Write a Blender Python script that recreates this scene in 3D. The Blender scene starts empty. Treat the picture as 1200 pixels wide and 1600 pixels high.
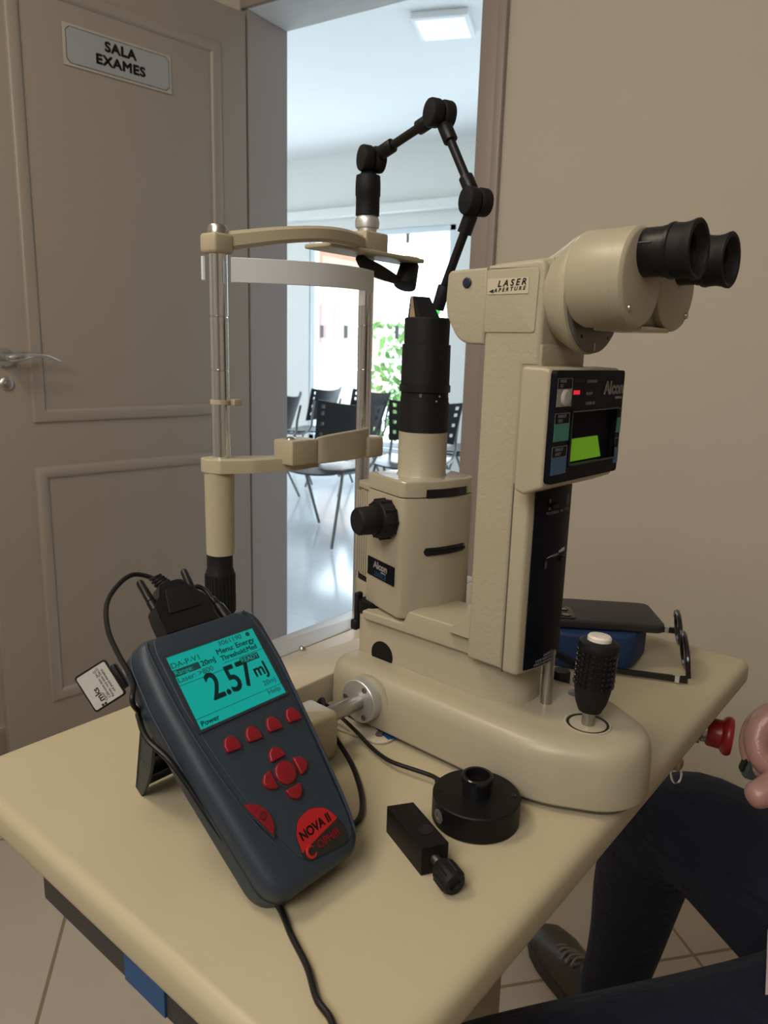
import bpy, bmesh, math, random
from mathutils import Vector, Matrix
random.seed(7)
R = math.radians
PI = math.pi
scene = bpy.context.scene
COL = scene.collection

# ------------------------------------------------------------------ camera
HC = 1.14                                   # eye height
cam_d = bpy.data.cameras.new('camera')
cam = bpy.data.objects.new('camera', cam_d)
COL.objects.link(cam)
_r = Vector((0.84111697, 0.54012865, 0.02798724))
_u = Vector((-0.13796013, 0.16422886, 0.97672713))
_w = Vector((-0.52296199, 0.82540289, -0.2126519))
cam.matrix_world = Matrix(((_r.x, _u.x, -_w.x, 0), (_r.y, _u.y, -_w.y, 0), (_r.z, _u.z, -_w.z, HC), (0, 0, 0, 1)))
cam_d.sensor_fit = 'VERTICAL'
cam_d.sensor_height = 36
cam_d.lens = 1155.94 / 1600 * 36
cam_d.clip_start = 0.02
cam_d.clip_end = 200
cam_d.dof.use_dof = True
cam_d.dof.focus_distance = 0.62
cam_d.dof.aperture_fstop = 16
scene.camera = cam

# ------------------------------------------------------------------ world, lights, exposure
world = bpy.data.worlds.new('sky')
scene.world = world
world.use_nodes = True
nt = world.node_tree
nt.nodes.clear()
wo = nt.nodes.new('ShaderNodeOutputWorld')
bg = nt.nodes.new('ShaderNodeBackground')
bg.inputs['Color'].default_value = (0.80, 0.895, 1.0, 1)
bg.inputs['Strength'].default_value = 6.5
nt.links.new(bg.outputs[0], wo.inputs[0])

def area(name, loc, size, power, color, target, sy=None, portal=False):
    d = bpy.data.lights.new(name, 'AREA')
    d.energy = power
    d.color = color
    d.size = size
    if sy:
        d.shape = 'RECTANGLE'; d.size_y = sy
    if portal:
        d.cycles.is_portal = True
    o = bpy.data.objects.new(name, d)
    COL.objects.link(o)
    o.location = loc
    o.rotation_euler = (Vector(target) - Vector(loc)).to_track_quat('-Z', 'Y').to_euler()
    return o
area('exam_room_ceiling_lamp', (-1.0, -0.15, 2.5), 0.5, 13, (1.0, 0.84, 0.64), (-0.85, 0.0, 0.0))
area('exam_room_rear_fill', (-0.15, -1.2, 2.40), 1.1, 36, (1.0, 0.93, 0.84), (-0.4, 0.9, 1.1))  # soft fill added behind the camera to brighten upright surfaces
area('waiting_room_window_portal', (-3.9, 5.99, 1.25), 1.5, 1, (1, 1, 1), (-3.9, 3.0, 1.25), sy=2.1, portal=True)
area('waiting_room_second_portal', (-1.35, 5.99, 1.25), 1.9, 1, (1, 1, 1), (-1.35, 3.0, 1.25), sy=2.1, portal=True)  # portal for the added far window, out of view
area('waiting_room_left_portal', (-6.25, 3.9, 1.4), 2.2, 1, (1, 1, 1), (-3, 3.9, 1.4), sy=2.0, portal=True)  # portal for the added side window, out of view
area('waiting_room_ceiling_lamp_light', (-2.2, 3.94, 2.83), 0.26, 12, (0.93, 0.97, 1.0), (-2.2, 3.94, 0))
scene.view_settings.view_transform = 'Standard'
scene.view_settings.look = 'None'
scene.view_settings.exposure = 0.0
scene.view_settings.gamma = 1.0
scene.view_settings.use_curve_mapping = False

# ------------------------------------------------------------------ materials
MATS = {}
def mat(name, col, rough=0.5, metal=0.0, bump=0.0, bdist=0.002, bscale=300, var=0.0, vscale=8, spec=0.5, emit=None, estr=0, coat=0.0, trans=0.0, alpha=1.0, stretch=None):
    if name in MATS: return MATS[name]
    m = bpy.data.materials.new(name)
    m.use_nodes = True
    t = m.node_tree
    b = t.nodes['Principled BSDF']
    b.inputs['Base Color'].default_value = (*col, 1)
    b.inputs['Roughness'].default_value = rough
    b.inputs['Metallic'].default_value = metal
    b.inputs['Specular IOR Level'].default_value = spec
    b.inputs['Coat Weight'].default_value = coat
    b.inputs['Transmission Weight'].default_value = trans
    b.inputs['Alpha'].default_value = alpha
    if emit:
        b.inputs['Emission Color'].default_value = (*emit, 1)
        b.inputs['Emission Strength'].default_value = estr
    tc = t.nodes.new('ShaderNodeTexCoord')
    mp = t.nodes.new('ShaderNodeMapping')
    if stretch: mp.inputs['Scale'].default_value = stretch
    t.links.new(tc.outputs['Object'], mp.inputs[0])
    if bump:
        n = t.nodes.new('ShaderNodeTexNoise'); n.inputs['Scale'].default_value = bscale; n.inputs['Detail'].default_value = 4; n.inputs['Distortion'].default_value = 0.6
        t.links.new(mp.outputs[0], n.inputs['Vector'])
        bp = t.nodes.new('ShaderNodeBump'); bp.inputs['Strength'].default_value = bump; bp.inputs['Distance'].default_value = bdist
        t.links.new(n.outputs['Fac'], bp.inputs['Height']); t.links.new(bp.outputs[0], b.inputs['Normal'])
    n2 = t.nodes.new('ShaderNodeTexNoise'); n2.inputs['Scale'].default_value = vscale; n2.inputs['Detail'].default_value = 4
    t.links.new(mp.outputs[0], n2.inputs['Vector'])
    mx = t.nodes.new('ShaderNodeMix'); mx.data_type = 'RGBA'
    v = max(var, 0.02)
    mx.inputs[6].default_value = (*[c * (1 - v) for c in col], 1)
    mx.inputs[7].default_value = (*[min(1, c * (1 + v)) for c in col], 1)
    t.links.new(n2.outputs['Fac'], mx.inputs[0]); t.links.new(mx.outputs[2], b.inputs['Base Color'])
    MATS[name] = m
    return m

cream = mat('cream_enamel', (0.385, 0.345, 0.255), 0.38, bump=0.05, bscale=420, var=0.03)
creamt = mat('cream_textured_paint', (0.385, 0.345, 0.255), 0.45, bump=0.22, bscale=260, var=0.03)
creamd = mat('cream_plastic', (0.42, 0.37, 0.26), 0.42)
tabm = mat('cream_laminate', (0.455, 0.40, 0.275), 0.42, var=0.05, vscale=5)
blk = mat('black_plastic', (0.005, 0.005, 0.006), 0.4, spec=0.35)
blkr = mat('black_rubber', (0.006, 0.0065, 0.008), 0.6, spec=0.3)
blkm = mat('black_anodised', (0.004, 0.004, 0.005), 0.5, spec=0.25)
blks = mat('black_gloss', (0.008, 0.008, 0.010), 0.16)
panelm = mat('black_panel', (0.003, 0.0045, 0.009), 0.5, spec=0.1)
chrome = mat('chrome', (0.70, 0.75, 0.82), 0.12, metal=1.0)
steel = mat('brushed_steel', (0.46, 0.45, 0.43), 0.34, metal=1.0)
alum = mat('satin_aluminium', (0.62, 0.63, 0.64), 0.42, metal=0.75)
gunm = mat('dark_grey_metal', (0.13, 0.125, 0.12), 0.42, metal=0.4)
white = mat('white_plastic', (0.74, 0.70, 0.62), 0.4)
strapm = mat('white_translucent_strap', (0.74, 0.77, 0.82), 0.5, trans=0.0)
bluegrey = mat('blue_grey_abs', (0.020, 0.033, 0.050), 0.5, bump=0.05, bscale=500)
redb = mat('red_silicone', (0.21, 0.005, 0.012), 0.38)
redl = mat('bright_red_print', (0.42, 0.010, 0.014), 0.4)
screenm = mat('teal_lcd', (0.0, 0.09, 0.085), 0.35, emit=(0.0, 0.30, 0.255), estr=0.85)
scrink = mat('lcd_ink', (0.006, 0.065, 0.065), 0.5)
lcdg = mat('green_lcd', (0.05, 0.16, 0.0), 0.3, emit=(0.12, 0.30, 0.0), estr=0.5)
ledr = mat('red_led', (0.4, 0.0, 0.01), 0.4, emit=(1.0, 0.02, 0.06), estr=0.6)
ledg = mat('green_led', (0.1, 0.6, 0.1), 0.4, emit=(0.1, 1.0, 0.2), estr=0.8)
tealp = mat('teal_key', (0.03, 0.22, 0.18), 0.45)
bluep = mat('blue_key', (0.03, 0.11, 0.22), 0.45)
bluet = mat('blue_tape', (0.012, 0.075, 0.22), 0.5)
inkw = mat('white_print', (0.42, 0.42, 0.40), 0.5)
inkd = mat('dim_print', (0.16, 0.16, 0.17), 0.5)
inkb = mat('blue_print', (0.02, 0.09, 0.20), 0.5)
inkk = mat('black_print', (0.012, 0.012, 0.012), 0.5)
signm = mat('sign_silver', (0.33, 0.35, 0.37), 0.4)
signw = mat('sign_border', (0.42, 0.38, 0.33), 0.5)
doorm = mat('taupe_door_paint', (0.31, 0.272, 0.235), 0.42, var=0.03, vscale=3)
framem = mat('taupe_frame_paint', (0.31, 0.265, 0.245), 0.4)
lintm = mat('grey_lintel', (0.72, 0.71, 0.69), 0.5, var=0.12, vscale=9, stretch=(1, 6, 1))
wallm = mat('beige_wall_paint', (0.52, 0.475, 0.405), 0.8, bump=0.05, bscale=160)
wall2 = mat('off_white_wall_paint', (0.70, 0.70, 0.66), 0.8)
ceilm = mat('white_ceiling_paint', (0.74, 0.74, 0.72), 0.85)
skin = mat('skin', (0.34, 0.19, 0.165), 0.34, bump=0.35, bscale=160, var=0.22, vscale=40)
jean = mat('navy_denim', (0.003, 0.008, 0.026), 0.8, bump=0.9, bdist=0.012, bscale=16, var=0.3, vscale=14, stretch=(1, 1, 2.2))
shoem = mat('brown_grey_leather', (0.038, 0.031, 0.027), 0.38, bump=0.15, bscale=120, var=0.2, vscale=30)
solem = mat('dark_sole', (0.03, 0.027, 0.025), 0.6)
lacem = mat('grey_laces', (0.16, 0.14, 0.125), 0.7)
shirtm = mat('pale_shirt', (0.50, 0.42, 0.42), 0.8)
bluec = mat('blue_fabric_case', (0.008, 0.035, 0.125), 0.65, bump=0.4, bscale=220, var=0.2, vscale=60)
glassm = mat('clear_glass', (0.9, 0.95, 0.95), 0.02, trans=1.0)
lensm = mat('dark_glass', (0.02, 0.02, 0.025), 0.05, coat=1.0)
terra = mat('terracotta_render', (0.32, 0.12, 0.07), 0.9, var=0.1)
peach = mat('peach_render', (0.34, 0.25, 0.17), 0.9)
shut = mat('red_brown_shutter', (0.24, 0.12, 0.105), 0.7)
leafm = mat('leaves', (0.08, 0.17, 0.03), 0.8, var=0.5, vscale=3)
winm = mat('white_aluminium_frame', (0.66, 0.72, 0.74), 0.5)
seatm = mat('black_chair_plastic', (0.008, 0.008, 0.010), 0.24, spec=0.8)
legm = mat('grey_tube', (0.16, 0.16, 0.15), 0.4, metal=0.5)
lampm = mat('lamp_housing', (0.80, 0.80, 0.80), 0.5)
diffm = mat('lamp_diffuser', (0.8, 0.85, 0.9), 0.5, emit=(0.85, 0.90, 1.0), estr=0.35)
glare = mat('prism_mirror', (0.75, 0.62, 0.45), 0.08, metal=1.0)

def tile_mat(name, col, grout, size, rough, rot=0.0, off=(0, 0), w=0.0035):
    m = bpy.data.materials.new(name); m.use_nodes = True
    t = m.node_tree; b = t.nodes['Principled BSDF']; b.inputs['Roughness'].default_value = rough
    tc = t.nodes.new('ShaderNodeTexCoord'); mp = t.nodes.new('ShaderNodeMapping')
    mp.inputs['Rotation'].default_value = (0, 0, rot); mp.inputs['Location'].default_value = (off[0], off[1], 0)
    t.links.new(tc.outputs['Object'], mp.inputs[0])
    br = t.nodes.new('ShaderNodeTexBrick')
    br.offset = 0.0; br.inputs['Scale'].default_value = 1.0
    br.inputs['Brick Width'].default_value = size; br.inputs['Row Height'].default_value = size
    br.inputs['Mortar Size'].default_value = w; br.inputs['Mortar Smooth'].default_value = 0.1
    br.inputs['Color1'].default_value = (*col, 1); br.inputs['Color2'].default_value = (*[c * .97 for c in col], 1)
    br.inputs['Mortar'].default_value = (*grout, 1)
    t.links.new(mp.outputs[0], br.inputs['Vector'])
    t.links.new(br.outputs['Color'], b.inputs['Base Color'])
    return m
floorm = tile_mat('beige_floor_tiles', (0.42, 0.36, 0.30), (0.20, 0.15, 0.10), 0.6065, 0.30, rot=R(45), off=(0.4615, 0.326))
floor2 = tile_mat('pale_floor_tiles', (0.56, 0.60, 0.64), (0.47, 0.50, 0.53), 0.60, 0.14, w=0.003)

# ------------------------------------------------------------------ mesh helpers
def rounded(pts, rad, seg=6):
    """polygon (x,y) list, counter-clockwise, with rounded corners; rad number or list"""
    out = []
    n = len(pts)
    for i in range(n):
        p = Vector(pts[i]); a = Vector(pts[i - 1]); b = Vector(pts[(i + 1) % n])
        r = rad[i] if isinstance(rad, (list, tuple)) else rad
        if r <= 1e-6:
            out.append(p.copy()); continue
        u = (a - p).normalized(); v = (b - p).normalized()
        ang = u.angle(v)
        d = min(r / math.tan(ang / 2), (a - p).length * .49, (b - p).length * .49)
        rr = d * math.tan(ang / 2)
        c = p + (u + v).normalized() * (rr / math.sin(ang / 2))
        s = p + u * d - c; e = p + v * d - c
        a0 = math.atan2(s.y, s.x); a1 = math.atan2(e.y, e.x)
        da = (a1 - a0 + PI) % (2 * PI) - PI
        for k in range(seg + 1):
            t = a0 + da * k / seg
            out.append(c + Vector((math.cos(t), math.sin(t))) * rr)
    return [Vector((p.x, p.y)) for p in out]

def rect(x0, x1, y0, y1, r=0.0, seg=6):
    return rounded([(x0, y0), (x1, y0), (x1, y1), (x0, y1)], r, seg)

def circ(cx, cy, r, n=48):
    return [Vector((cx + r * math.cos(2 * PI * k / n), cy + r * math.sin(2 * PI * k / n))) for k in range(n)]

def inset(o, d):
    n = len(o); res = []
    for i in range(n):
        p = o[i]; a = o[i - 1]; b = o[(i + 1) % n]
        e1 = p - a; e2 = b - p
        if e1.length < 1e-9: e1 = e2
        if e2.length < 1e-9: e2 = e1
        n1 = Vector((-e1.y, e1.x)).normalized(); n2 = Vector((-e2.y, e2.x)).normalized()
        m = (n1 + n2)
        if m.length < 1e-6: m = n1
        m.normalize()
        k = max(m.dot(n1), 0.35)
        res.append(p + m * (d / k))
    return res

class MB:
    def __init__(s): s.v = []; s.f = []
    def raw(s, vs, fs, M=None):
        o = len(s.v)
        for v in vs:
            v = Vector(v)
            s.v.append(M @ v if M else v)
        for f in fs: s.f.append([i + o for i in f])
        return s
    def rings(s, rs, cap0=True, cap1=True, M=None, closed=True):
        n = len(rs[0]); vs = [p for r in rs for p in r]; fs = []
        for i in range(len(rs) - 1):
            for k in range(n if closed else n - 1):
                a = i * n + k; b = i * n + (k + 1) % n
                fs.append([a, b, b + n, a + n])
        if cap0: fs.append(list(range(n))[::-1])
        if cap1: fs.append([(len(rs) - 1) * n + k for k in range(n)])
        return s.raw(vs, fs, M)
    def slab(s, o, z0, z1, rt=0.0, rb=0.0, M=None, n=4, dip=None):
        """outline o extruded z0..z1, rounded rims rt (top) rb (bottom)"""
        rs = []
        if rb > 0:
            for k in range(n + 1):
                t = PI / 2 * k / n
                rs.append([(p.x, p.y, z0 + rb * (1 - math.sin(t))) for p in inset(o, rb * (1 - math.cos(t)))])
            rs = rs[::-1]
            rs = rs[::1]
        else: rs.append([(p.x, p.y, z0) for p in o])
        # order: bottom centre outward to the side, then up
        if rb > 0: rs = sorted(rs, key=lambda r: r[0][2])
        if rt > 0:
            for k in range(n + 1):
                t = PI / 2 * k / n
                rs.append([(p.x, p.y, z1 - rt * (1 - math.sin(t))) for p in inset(o, rt * (1 - math.cos(t)))])
        else: rs.append([(p.x, p.y, z1) for p in o])
        return s.rings(rs, M=M)
    def box(s, x0, x1, y0, y1, z0, z1, r=0.0, M=None):
        if r <= 0: return s.slab(rect(x0, x1, y0, y1), z0, z1, M=M)
        return s.slab(rect(x0, x1, y0, y1, r * 1.01, 3), z0, z1, r, r, M=M, n=3)
    def lathe(s, prof, M=None, n=40, cap=True):
        rs = [[(r * math.cos(2 * PI * k / n), r * math.sin(2 * PI * k / n), z) for k in range(n)] for r, z in prof]
        return s.rings(rs, cap0=cap, cap1=cap, M=M)
    def cyl(s, p0, p1, r0, r1=None, n=32, bev=0.0):
        r1 = r0 if r1 is None else r1
        M, L = along(p0, p1)
        b = min(bev, L * .45)
        prof = [(r0, 0), (r1, L)] if b <= 0 else [(r0 - b, 0), (r0 - b * .3, b * .3), (r0, b), (r1, L - b), (r1 - b * .3, L - b * .3), (r1 - b, L)]
        return s.lathe(prof, M, n)
    def prof(s, p0, p1, prof, n=40, cap=True):
        """lathe with (r, t) where t runs in metres from p0 towards p1"""
        M, L = along(p0, p1)
        return s.lathe(prof, M, n, cap)
    def tube(s, pts, r, n=10, res=6, caps=True, radii=None):
        path = smooth(pts, res)
        rs = []
        up = None
        for i, p in enumerate(path):
            d = (path[min(i + 1, len(path) - 1)] - path[max(i - 1, 0)]).normalized()
            if up is None:
                up = Vector((0, 0, 1)) if abs(d.z) < .9 else Vector((1, 0, 0))
            x = d.cross(up)
            if x.length < 1e-4: x = d.orthogonal()
            x.normalize(); y = x.cross(d); up = y
            rr = r if radii is None else radii(i / (len(path) - 1))
            rs.append([p + (x * math.cos(2 * PI * k / n) + y * math.sin(2 * PI * k / n)) * rr for k in range(n)])
        return s.rings(rs, cap0=caps, cap1=caps)
    def band(s, path, zfun, th):
        """vertical strap following path of (x,y); zfun(t)->(z0,z1)"""
        n = len(path); rs = []
        for i, p in enumerate(path):
            a = Vector(path[max(0, i - 1)]); b = Vector(path[min(n - 1, i + 1)])
            d = (b - a).normalized(); nn = Vector((-d.y, d.x)) * th / 2
            z0, z1 = zfun(i / (n - 1)); q = Vector(p)
            e = min(th * .3, (z1 - z0) * .2)
            rs.append([(q.x + nn.x, q.y + nn.y, z0 + e), (q.x + nn.x * .5, q.y + nn.y * .5, z0), (q.x - nn.x * .5, q.y - nn.y * .5, z0), (q.x - nn.x, q.y - nn.y, z0 + e),
                       (q.x - nn.x, q.y - nn.y, z1 - e), (q.x - nn.x * .5, q.y - nn.y * .5, z1), (q.x + nn.x * .5, q.y + nn.y * .5, z1), (q.x + nn.x, q.y + nn.y, z1 - e)])
        return s.rings(rs)

def along(p0, p1):
    p0 = Vector(p0); p1 = Vector(p1); d = p1 - p0
    q = d.to_track_quat('Z', 'Y')
    return Matrix.Translation(p0) @ q.to_matrix().to_4x4(), d.length

def smooth(pts, res=6):
    P = [Vector(p) for p in pts]
    if res <= 1 or len(P) < 3: return P
    Q = [P[0] * 2 - P[1]] + P + [P[-1] * 2 - P[-2]]
    out = []
    for i in range(1, len(Q) - 2):
        a, b, c, d = Q[i - 1:i + 3]
        for k in range(res):
            t = k / res
            out.append(.5 * ((2 * b) + (c - a) * t + (2 * a - 5 * b + 4 * c - d) * t * t + (3 * b - a - 3 * c + d) * t ** 3))
    out.append(P[-1])
    return out

ORG = {}
def thing(name, label, cat, ang=0.0, org=(0, 0, 0), group=None, M=None):
    """Empty at the thing's base; parts are given in the frame turned by ang about the world origin"""
    e = bpy.data.objects.new(name, None)
    COL.objects.link(e)
    e.empty_display_size = 0.05
    if M is None:
        M = Matrix.Rotation(ang, 4, 'Z') @ Matrix.Translation(Vector(org))
        ORG[e.name] = Vector(org)
    else:
        ORG[e.name] = Vector((0, 0, 0))
    e.matrix_world = M
    e['label'] = label; e['category'] = cat
    if group: e['group'] = group
    return e

def finish(name, mb, m, sharp=35):
    me = bpy.data.meshes.new(name)
    me.from_pydata([tuple(v) for v in mb.v], [], mb.f)
    bm = bmesh.new(); bm.from_mesh(me)
    bmesh.ops.recalc_face_normals(bm, faces=bm.faces)
    bm.to_mesh(me); bm.free()
    me.materials.append(m)
    me.shade_smooth()
    me.set_sharp_from_angle(angle=R(sharp))
    return me

def root_org(p):
    while p is not None:
        if p.name in ORG: return ORG[p.name]
        p = p.parent
    return Vector((0, 0, 0))

def part(name, mb, m, parent, label=None, sharp=35, mirror=None):
    o_ = root_org(parent)
    q = MB(); q.v = [v - o_ for v in mb.v]; q.f = mb.f
    o = bpy.data.objects.new(name, finish(name, q, m, sharp))
    COL.objects.link(o); o.parent = parent
    if label: o['label'] = label
    return o

def solo(name, mb, m, label=None, cat=None, group=None, kind=None, ang=0.0, sharp=35, org=None):
    """thing that is one mesh; origin at its base"""
    xs = [v.x for v in mb.v]; ys = [v.y for v in mb.v]; zs = [v.z for v in mb.v]
    c = Vector(org) if org else Vector(((min(xs) + max(xs)) / 2, (min(ys) + max(ys)) / 2, min(zs)))
    mb.v = [v - c for v in mb.v]
    o = bpy.data.objects.new(name, finish(name, mb, m, sharp))
    COL.objects.link(o)
    o.matrix_world = Matrix.Rotation(ang, 4, 'Z') @ Matrix.Translation(c)
    if label: o['label'] = label
    if cat: o['category'] = cat
    if group: o['group'] = group
    if kind: o['kind'] = kind
    return o

def struct(name, mb, m): return solo(name, mb, m, kind='structure', org=(0, 0, 0))

def text_mb(body, size, M, bold=0.0, th=0.0002, align='CENTER', shear=0.0, space=1.0, sx=1.0):
    cu = bpy.data.curves.new('lettering', 'FONT')
    cu.body = body; cu.size = size; cu.align_x = align; cu.align_y = 'CENTER'
    cu.extrude = th; cu.offset = 0; cu.shear = shear; cu.space_character = space; cu.resolution_u = 3
    o = bpy.data.objects.new('lettering', cu); COL.objects.link(o)
    dg = bpy.context.evaluated_depsgraph_get()
    me = bpy.data.meshes.new_from_object(o.evaluated_get(dg))
    mb = MB()
    mb.v = [M @ Vector((v.co.x * sx, v.co.y, v.co.z)) for v in me.vertices]
    mb.f = [list(p.vertices) for p in me.polygons]
    if bold > 0:
        q = M.to_3x3(); base_ = MB(); base_.v = list(mb.v); base_.f = list(mb.f)
        for ax, ay in ((1, 0), (-1, 0), (0, 1), (0, -1), (.7, .7), (-.7, .7), (.7, -.7), (-.7, -.7)):
            o_ = len(mb.v); dv = q @ Vector((ax * bold, ay * bold, 0))
            mb.v += [v + dv for v in base_.v]; mb.f += [[k + o_ for k in f] for f in base_.f]
    bpy.data.objects.remove(o); bpy.data.curves.remove(cu); bpy.data.meshes.remove(me)
    return mb

def join(*mbs):
    r = MB()
    for m in mbs:
        o = len(r.v); r.v += m.v; r.f += [[i + o for i in f] for f in m.f]
    return r

def basis(o, x, y):
    x = Vector(x).normalized(); y = Vector(y).normalized(); z = x.cross(y)
    return Matrix(((x.x, y.x, z.x, o[0]), (x.y, y.y, z.y, o[1]), (x.z, y.z, z.z, o[2]), (0, 0, 0, 1)))

# ================================================================== THE ROOMS
YW, YB = 1.764, 1.937            # doorway wall: exam side, waiting side
XL = -1.90                       # left wall of the exam room
XO0, XO1 = -1.625, -0.878        # door opening
ZH = 2.08                        # underside of the lintel
YF, XF0, XF1, ZC2 = 5.96, -6.2, 0.9, 2.90

struct('floor', MB().box(XL - .1, 1.7, -1.7, YW + .0865, -0.05, 0), floorm)
struct('floor_waiting_room', MB().box(XF0, XF1, YW + .0865, YF + .1, -0.05, 0), floor2)
struct('ceiling', MB().box(XL - .1, 1.7, -1.7, YW, 2.6, 2.65), ceilm)
struct('ceiling_waiting_room', MB().box(XF0, XF1, YB, YF + .1, ZC2, ZC2 + .05), ceilm)
w = MB().box(XL - .1, XO0 - .03, YW, YB - .01, 0, 2.6).box(XO1 + .03, 1.7, YW, YB - .01, 0, 2.6).box(XO0 - .03, XO1 + .03, YW, YB - .01, ZH + .03, 2.6)
struct('wall_back', w, wallm)
w = MB().box(XF0, XO0 - .03, YB - .01, YB, 0, ZC2).box(XO1 + .03, XF1, YB - .01, YB, 0, ZC2).box(XO0 - .03, XO1 + .03, YB - .01, YB, ZH + .03, ZC2)
struct('wall_waiting_room_near', w, wall2)
struct('wall_left', MB().box(XL - .1, XL, -1.7, YW, 0, 2.6), wallm)
struct('wall_right', MB().box(1.6, 1.7, -1.7, YW, 0, 2.6), wallm)
struct('wall_front', MB().box(XL, 1.6, -1.7, -1.6, 0, 2.6), wallm)
struct('baseboard_left', MB().box(XL, XL + .012, -1.6, YW - .02, 0, 0.085, .003), mat('cream_skirting', (0.42, 0.37, 0.30), 0.4))
struct('baseboard_back', MB().box(-.80, 1.6, YW - .012, YW, 0, 0.085, .003), MATS['cream_skirting'])
# waiting room: window wall
WX0, WX1, WZ0, WZ1 = -4.72, -3.13, 0.24, 2.22
VX0, VX1 = -2.30, -0.40  # extra opening, out of view, added to let in more skylight
w = MB().box(XF0, WX0, YF, YF + .12, 0, ZC2).box(WX1, VX0, YF, YF + .12, 0, ZC2).box(VX1, XF1, YF, YF + .12, 0, ZC2)
for a_, b_ in ((WX0, WX1), (VX0, VX1)): w.box(a_, b_, YF, YF + .12, WZ1, ZC2).box(a_, b_, YF, YF + .12, 0, WZ0)
struct('wall_waiting_room_far', w, wall2)
struct('wall_waiting_room_left', MB().box(XF0 - .1, XF0, YB, 2.8, 0, ZC2).box(XF0 - .1, XF0, 5.0, YF + .1, 0, ZC2).box(XF0 - .1, XF0, 2.8, 5.0, 0, .4).box(XF0 - .1, XF0, 2.8, 5.0, 2.4, ZC2), wall2)
f = MB()
for y0, y1, z0, z1 in [(2.8, 2.86, .4, 2.4), (4.94, 5.0, .4, 2.4), (2.8, 5.0, .4, .45), (2.8, 5.0, 2.35, 2.4), (3.87, 3.93, .4, 2.4)]:
    f.box(XF0 - .08, XF0 - .02, y0, y1, z0, z1, .004)
struct('added_window_3', f, winm)  # unseen side window, added so sky light reaches the far wall
struct('wall_waiting_room_right', MB().box(XF1, XF1 + .1, YB, YF + .1, 0, ZC2), wall2)
struct('trim_1', MB().box(XF0, XF1, YF - .10, YF, 2.34, 2.42, .006), wall2)
f = MB()
for x0, x1, z0, z1 in [(WX0, WX0 + .06, WZ0, WZ1), (WX1 - .06, WX1, WZ0, WZ1), (WX0, WX1, WZ1 - .05, WZ1), (WX0, WX1, WZ0, WZ0 + .05)]:
    f.box(x0, x1, YF + .01, YF + .08, z0, z1, .004)
wf = struct('window_1', f, winm)
g = MB().box(WX0 + .06, WX1 - .06, YF + .04, YF + .046, WZ0 + .05, WZ1 - .05)
tg = bpy.data.materials.new('window_glass'); tg.use_nodes = True
t_ = tg.node_tree; t_.nodes.clear()
oo = t_.nodes.new('ShaderNodeOutputMaterial'); mxs = t_.nodes.new('ShaderNodeMixShader'); tr = t_.nodes.new('ShaderNodeBsdfTransparent'); gl = t_.nodes.new('ShaderNodeBsdfGlossy')
gl.inputs['Roughness'].default_value = 0.02; tr.inputs[0].default_value = (0.95, 0.99, 1.0, 1); mxs.inputs[0].default_value = 0.04
t_.links.new(tr.outputs[0], mxs.inputs[1]); t_.links.new(gl.outputs[0], mxs.inputs[2]); t_.links.new(mxs.outputs[0], oo.inputs[0])
part('window_pane', g, tg, wf)
f = MB()
for x0, x1, z0, z1 in [(VX0, VX0 + .06, WZ0, WZ1), (VX1 - .06, VX1, WZ0, WZ1), (VX0, VX1, WZ1 - .05, WZ1), (VX0, VX1, WZ0, WZ0 + .05)]:
    f.box(x0, x1, YF + .01, YF + .08, z0, z1, .004)
wf2 = struct('added_window_2', f, winm)  # unseen window added to brighten the waiting room
part('window_pane', MB().box(VX0 + .06, VX1 - .06, YF + .04, YF + .046, WZ0 + .05, WZ1 - .05), tg, wf2)
for k in range(4): part('patch_fitting', MB().box(-4.52 + k * .44, -4.49 + k * .44, YF + .02, YF + .038, WZ1 - .13, WZ1 - .03, .002), gunm, wf, 'small dark clamp along the top of the window')
for k in range(5): part('latch', MB().box(-4.60 + k * .29, -4.56 + k * .29, YF + .02, YF + .038, 1.25, 1.37, .002), gunm, wf, 'dark window latch')
st = MB()
struct('trim_2', MB().box(WX0 - .05, WX1 + .05, YF - .05, YF + .0, WZ0 - .035, WZ0, .004), winm)

# door frame
fm = MB()
fm.box(XO0 - .03, XO0, YW, YB, 0, ZH + .03)             # left jamb
fm.box(XO1, XO1 + .03, YW, YB, 0, ZH + .03)
struct('trim_3', fm, framem)
struct('trim_4', MB().box(XO0, XO1, YW, YB, ZH, ZH + .03), lintm)
cs = MB()
for x0, x1, d in [(XO1, XO1 + .048, .012), (XO1 + .046, XO1 + .067, .018)]:
    cs.box(x0, x1, YW - d, YW, 0, ZH + .067, .003)
cs.box(XO0 - .02, XO1 + .05, YW - .012, YW, ZH, ZH + .048, .003)
struct('trim_5', cs, framem)

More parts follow.
